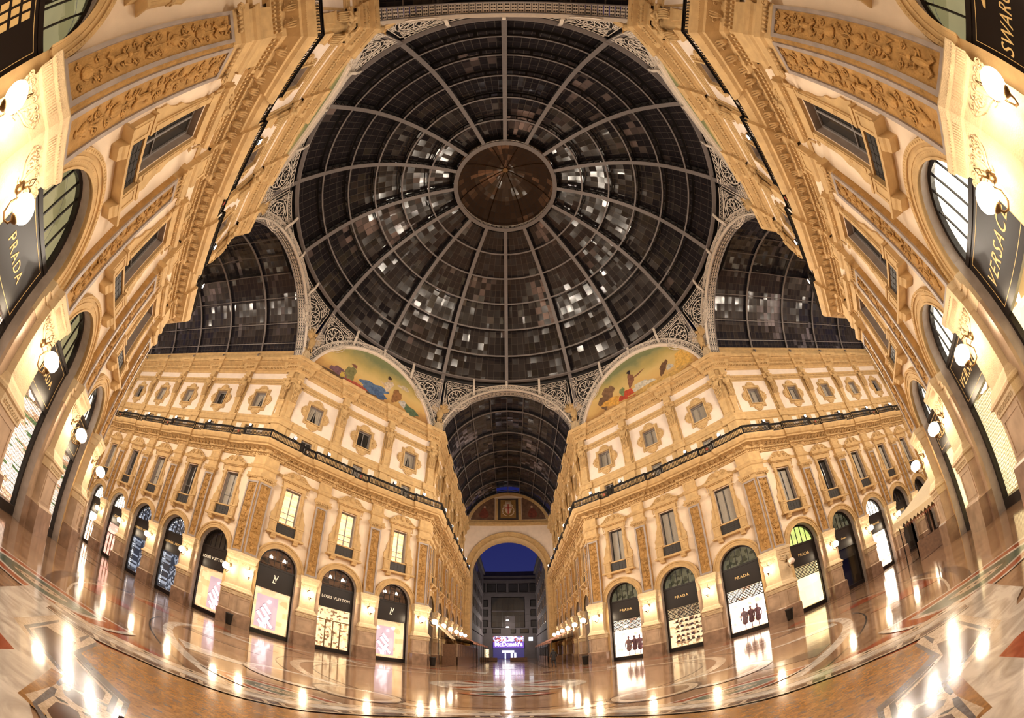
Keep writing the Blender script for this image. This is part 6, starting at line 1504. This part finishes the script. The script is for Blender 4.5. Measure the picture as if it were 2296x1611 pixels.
# ---------------------------------------------------------------- cafe awnings and enclosures in the arm ahead
def awning(name,x0,x1,y0,y1,zb,zf,m_,label,side):
    """x0 wall side, x1 front edge"""
    r_=empty(name,Matrix.Identity(4)); tag(r_,label,'awning'); q=MB()
    q.loft([[(x0,y,zb),(x1,y,zf),(x1,y,zf-.05),(x0,y,zb-.05)] for y in(y0,y1)]); 
    n=int(abs(y1-y0)/.35); d=(y1-y0)/n
    for k in range(n):
        ya,yb=y0+d*k,y0+d*(k+1); q.add([(x1,ya,zf),(x1,yb,zf),(x1,yb,zf-.18),(x1,(ya+yb)/2,zf-.34),(x1,ya,zf-.18)],[(0,1,2,3,4)])
    q.build('canopy',[m_],r_)
    for k in range(int(abs(y1-y0)/4)+1):
        y=y0+.1+k*4; q=MB(); q.tube([(x0,y,zb-.9),(x1,y,zf-.06),(x1,y,zf-.1),(x1,y,0)],[.03,.03,.035,.035],6); q.build('support_pole',['iron'],r_)
    return r_
awning('awning',-6.7,-3.5,25,53,4.0,2.75,'awnr','long faded red scalloped awning along the left wall of the arm ahead','L')
awning('awning',6.6,4.2,26,56,4.0,2.8,'awnr','long orange scalloped awning along the right wall of the arm ahead','R')
q=MB(); q.loft([[(-6.6,y,4.4),(-4.9,y,2.7),(-4.85,y,2.75),(-6.55,y,4.5)] for y in(19.4,22.2)]); o=q.build('awning',['awn']); tag(o,'small cream folded awning by the left corner pier of the arm ahead','awning')
q=MB(); q.tube([(-6.2,20.6,0),(-6.2,20.6,4.1)],.03,6); q.tube([(-6.6,20.6,2.75),(-4.9,20.6,2.72)],.02,5); q.build('support_pole',['iron'],o)
for sg,nm,y0,y1,xx in((-1,'left',24,50,4.9),(1,'right',36,52,4.6)):
    r_=empty('terrace_enclosure',Matrix.Identity(4)); tag(r_,'brown timber cafe enclosure under the awning on the '+nm+' side of the arm ahead','enclosure')
    a,b=sorted((sg*xx,sg*(xx+.08))); q=MB(); q.box(a,b,y0,y1,0,.95); a2,b2=sorted((sg*xx,sg*6.4)); q.box(a2,b2,y0,y0+.08,0,.95); q.build('low_panel',['wood'],r_); q=MB()
    y=y0
    while y<=y1: q.box(a,b,y-.05,y+.05,.95,2.4); y+=1.6
    for k in range(2): q.box(a2+k*(b2-a2)-.04*k*2,a2+k*(b2-a2)+.08*(1-k),y0,y0+.08,.95,2.4)
    q.box(a,b,y0,y1,2.3,2.4); q.build('post',['ashlar' if sg<0 else 'iron'],r_)
    if sg<0: q=MB(); q.box(a+.03,b-.03,y0,y1,.95,2.3); q.box(a2,b2,y0+.03,y0+.05,.95,2.3); q.build('screen',['wood'],r_)
# right arm cream awning with dark cafe
q=MB(); y0,y1=-6.85,-3.35
q.loft([[(18.75,y,2.60),(24.6,y,4.15),(24.6,y,4.09),(18.75,y,2.54)] for y in(y0,y1)])
n=13; d=(y1-y0)/n
for k in range(n): a,b=y0+d*k,y0+d*(k+1); q.add([(18.74,a,2.58),(18.74,b,2.58),(18.74,b,2.36),(18.74,(a+b)/2,2.18),(18.74,a,2.36)],[(0,1,2,3,4)])
n=20; d=(24.6-18.75)/n
for k in range(n): a,b=18.75+d*k,18.75+d*(k+1); za=2.57+1.55*k/n; q.add([(a,y1,za),(b,y1,za+1.55/n),((a+b)/2,y1,za-.30)],[(0,1,2)])
q.loft([[(19.2,y,2.22),(20.6,y,2.5),(20.6,y,2.46),(19.2,y,2.18)] for y in(-6.7,-3.9)])
for k in range(18): a=-6.7+2.8*k/18; q.add([(19.19,a,2.2),(19.19,a+.155,2.2),(19.19,a+.078,2.02)],[(0,1,2)],1)
o=q.build('awning',['awn','awnr']); tag(o,'cream scalloped cafe awning beside the near right corner, covering part of the right arm','awning')
for y in(-6.6,-3.6):
    q=MB(); q.tube([(19.0,y,0),(19.0,y,2.5)],.035,6); q.build('support_pole',['iron'],o)
q=MB(); q.box(20.0,20.08,-6.6,-3.8,0,.95); q.box(20,27.5,-3.88,-3.8,0,.95)
for k in range(5): q.box(20+1.8*k,20.1+1.8*k,-3.9,-3.8,.95,2.5)
for k in range(3): q.box(20,20.1,-6.6+1.35*k,-6.5+1.35*k,.95,2.3)
o=q.build('terrace_enclosure',['wood']); tag(o,'dark timber cafe enclosure under the cream awning in the right arm','enclosure')
# ---------------------------------------------------------------- litter bins
def bin_(x,y,label):
    q=MB(); q.lathe([(.20,0),(.22,.04),(.23,.1),(.29,.82),(.30,.86),(.27,.86),(.25,.5)],14,(0,0,0)); o=q.build('litter_bin',['iron'],True,mx=None) if False else q.build('litter_bin',['iron'],smooth=True,mx=Matrix.Translation((x,y,.004)))
    q=MB(); q.lathe([(.305,.78),(.31,.80),(.31,.83),(.305,.85)],14); q.build('rim',['frame'],o); tag(o,label,'litter bin','black litter bins')
def cpt(b,ci,o): return rot(BL[b][0],corner(ci,o))
for b,ci,lab in(('NW',1,'black litter bin at the corner pier left of the arm ahead'),('NE',2,'black litter bin at the corner pier right of the arm ahead'),('NW',2,'black litter bin before the corner pier of the left arm'),('NE',1,'black litter bin before the corner pier of the right arm')):
    x,y=cpt(b,ci,.95) if (b,ci) in(('NW',2),('NE',1)) else cpt(b,ci,.8)
    if (b,ci)==('NW',1): x,y=-6.25,18.3
    if (b,ci)==('NE',2): x,y=6.2,18.3
    bin_(x,y,lab)
# ---------------------------------------------------------------- the walking person
pr=empty('person',Matrix.Translation((3.62,18.6,.004))@Matrix.Rotation(R(12),4,'Z')); tag(pr,'person in dark coat and trousers walking away near the right corner pier','person')
def skinfig(name,verts,edges,rad,mats,parent,sub=2):
    me=bpy.data.meshes.new(name); me.from_pydata(verts,edges,[]); o=link(name,me,parent); me.materials.append(M[mats])
    md=o.modifiers.new('skin','SKIN'); md.use_smooth_shade=True; sv=me.skin_vertices[0].data
    for i,r in enumerate(rad): sv[i].radius=(r,r) if not isinstance(r,tuple) else r
    sv[0].use_root=True; s2=o.modifiers.new('sub','SUBSURF'); s2.levels=sub; s2.render_levels=sub; return o
V=[(0,0,.92),(0,0,1.10),(0,.02,1.30),(0,.02,1.42),(0,.03,1.50),(0,.05,1.62),(0,.05,1.70),
   (-.10,0,.86),(-.11,.14,.50),(-.11,-.02,.10),(-.11,.10,.03),(.10,0,.86),(.11,-.02,.48),(.10,-.24,.14),(.10,-.20,.03),
   (-.20,.02,1.40),(-.27,-.04,1.14),(-.25,.06,.92),(.20,.02,1.40),(.28,.06,1.14),(.26,.16,.94)]
E_=[(0,1),(1,2),(2,3),(3,4),(4,5),(5,6),(0,7),(7,8),(8,9),(9,10),(0,11),(11,12),(12,13),(13,14),(3,15),(15,16),(16,17),(3,18),(18,19),(19,20)]
RD=[(.15,.11),(.15,.11),(.17,.12),(.13,.10),.055,.10,.09,.10,.07,.045,.045,.10,.07,.045,.045,.075,.055,.04,.075,.055,.04]
skinfig('body',V,E_,RD,'cloth',pr)
V2=[(0,.0,.60),(0,0,.80),(0,0,1.0),(0,.0,1.2),(0,.02,1.38)]; skinfig('coat',V2,[(0,1),(1,2),(2,3),(3,4)],[(.21,.17),(.20,.16),(.17,.14),(.19,.14),(.19,.12)],'cloth',pr)
q=MB(); q.ball((0,.06,1.62),.115,14,10,sc=(.85,1,1.15)); q.build('head',['skin'],pr,smooth=True)
q=MB(); q.ball((0,.035,1.65),.125,14,10,sc=(.9,1,1.1)); q.build('hair',['hair'],pr,smooth=True)
for sg,x,y,z in((-1,-.25,.06,.90),(1,.26,.16,.92)):
    q=MB(); q.ball((x,y,z-.03),.04,8,6,sc=(.5,.9,1.1))
    for k in range(4): q.tube([(x,y-.03+.02*k,z-.05),(x+.005,y-.03+.022*k+.005,z-.09),(x,y-.03+.02*k+.015,z-.125+.006*abs(k-1))],[.009,.008,.006],5)
    q.tube([(x,y+.03,z-.02),(x-.01*sg,y+.05,z-.05),(x-.01*sg,y+.055,z-.08)],[.01,.009,.007],5)
    q.build('hand',['skin'],pr,smooth=True)
q=MB(); q.loft([[(x0_,y0_,z) for x0_,y0_ in((-.03+a,.16),(.03+a,.16),(.03+a,.0),(-.03+a,.0))] for z in(0,.06) for a in(-.11,)]); q.build('shoe',['black'],pr); q=MB()
q.loft([[(.10+dx_,-.24+dy_,z) for dx_,dy_ in((-.04,.10),(.04,.10),(.04,-.10),(-.04,-.10))] for z in(.0,.07)])
q.build('shoe',['black'],pr)
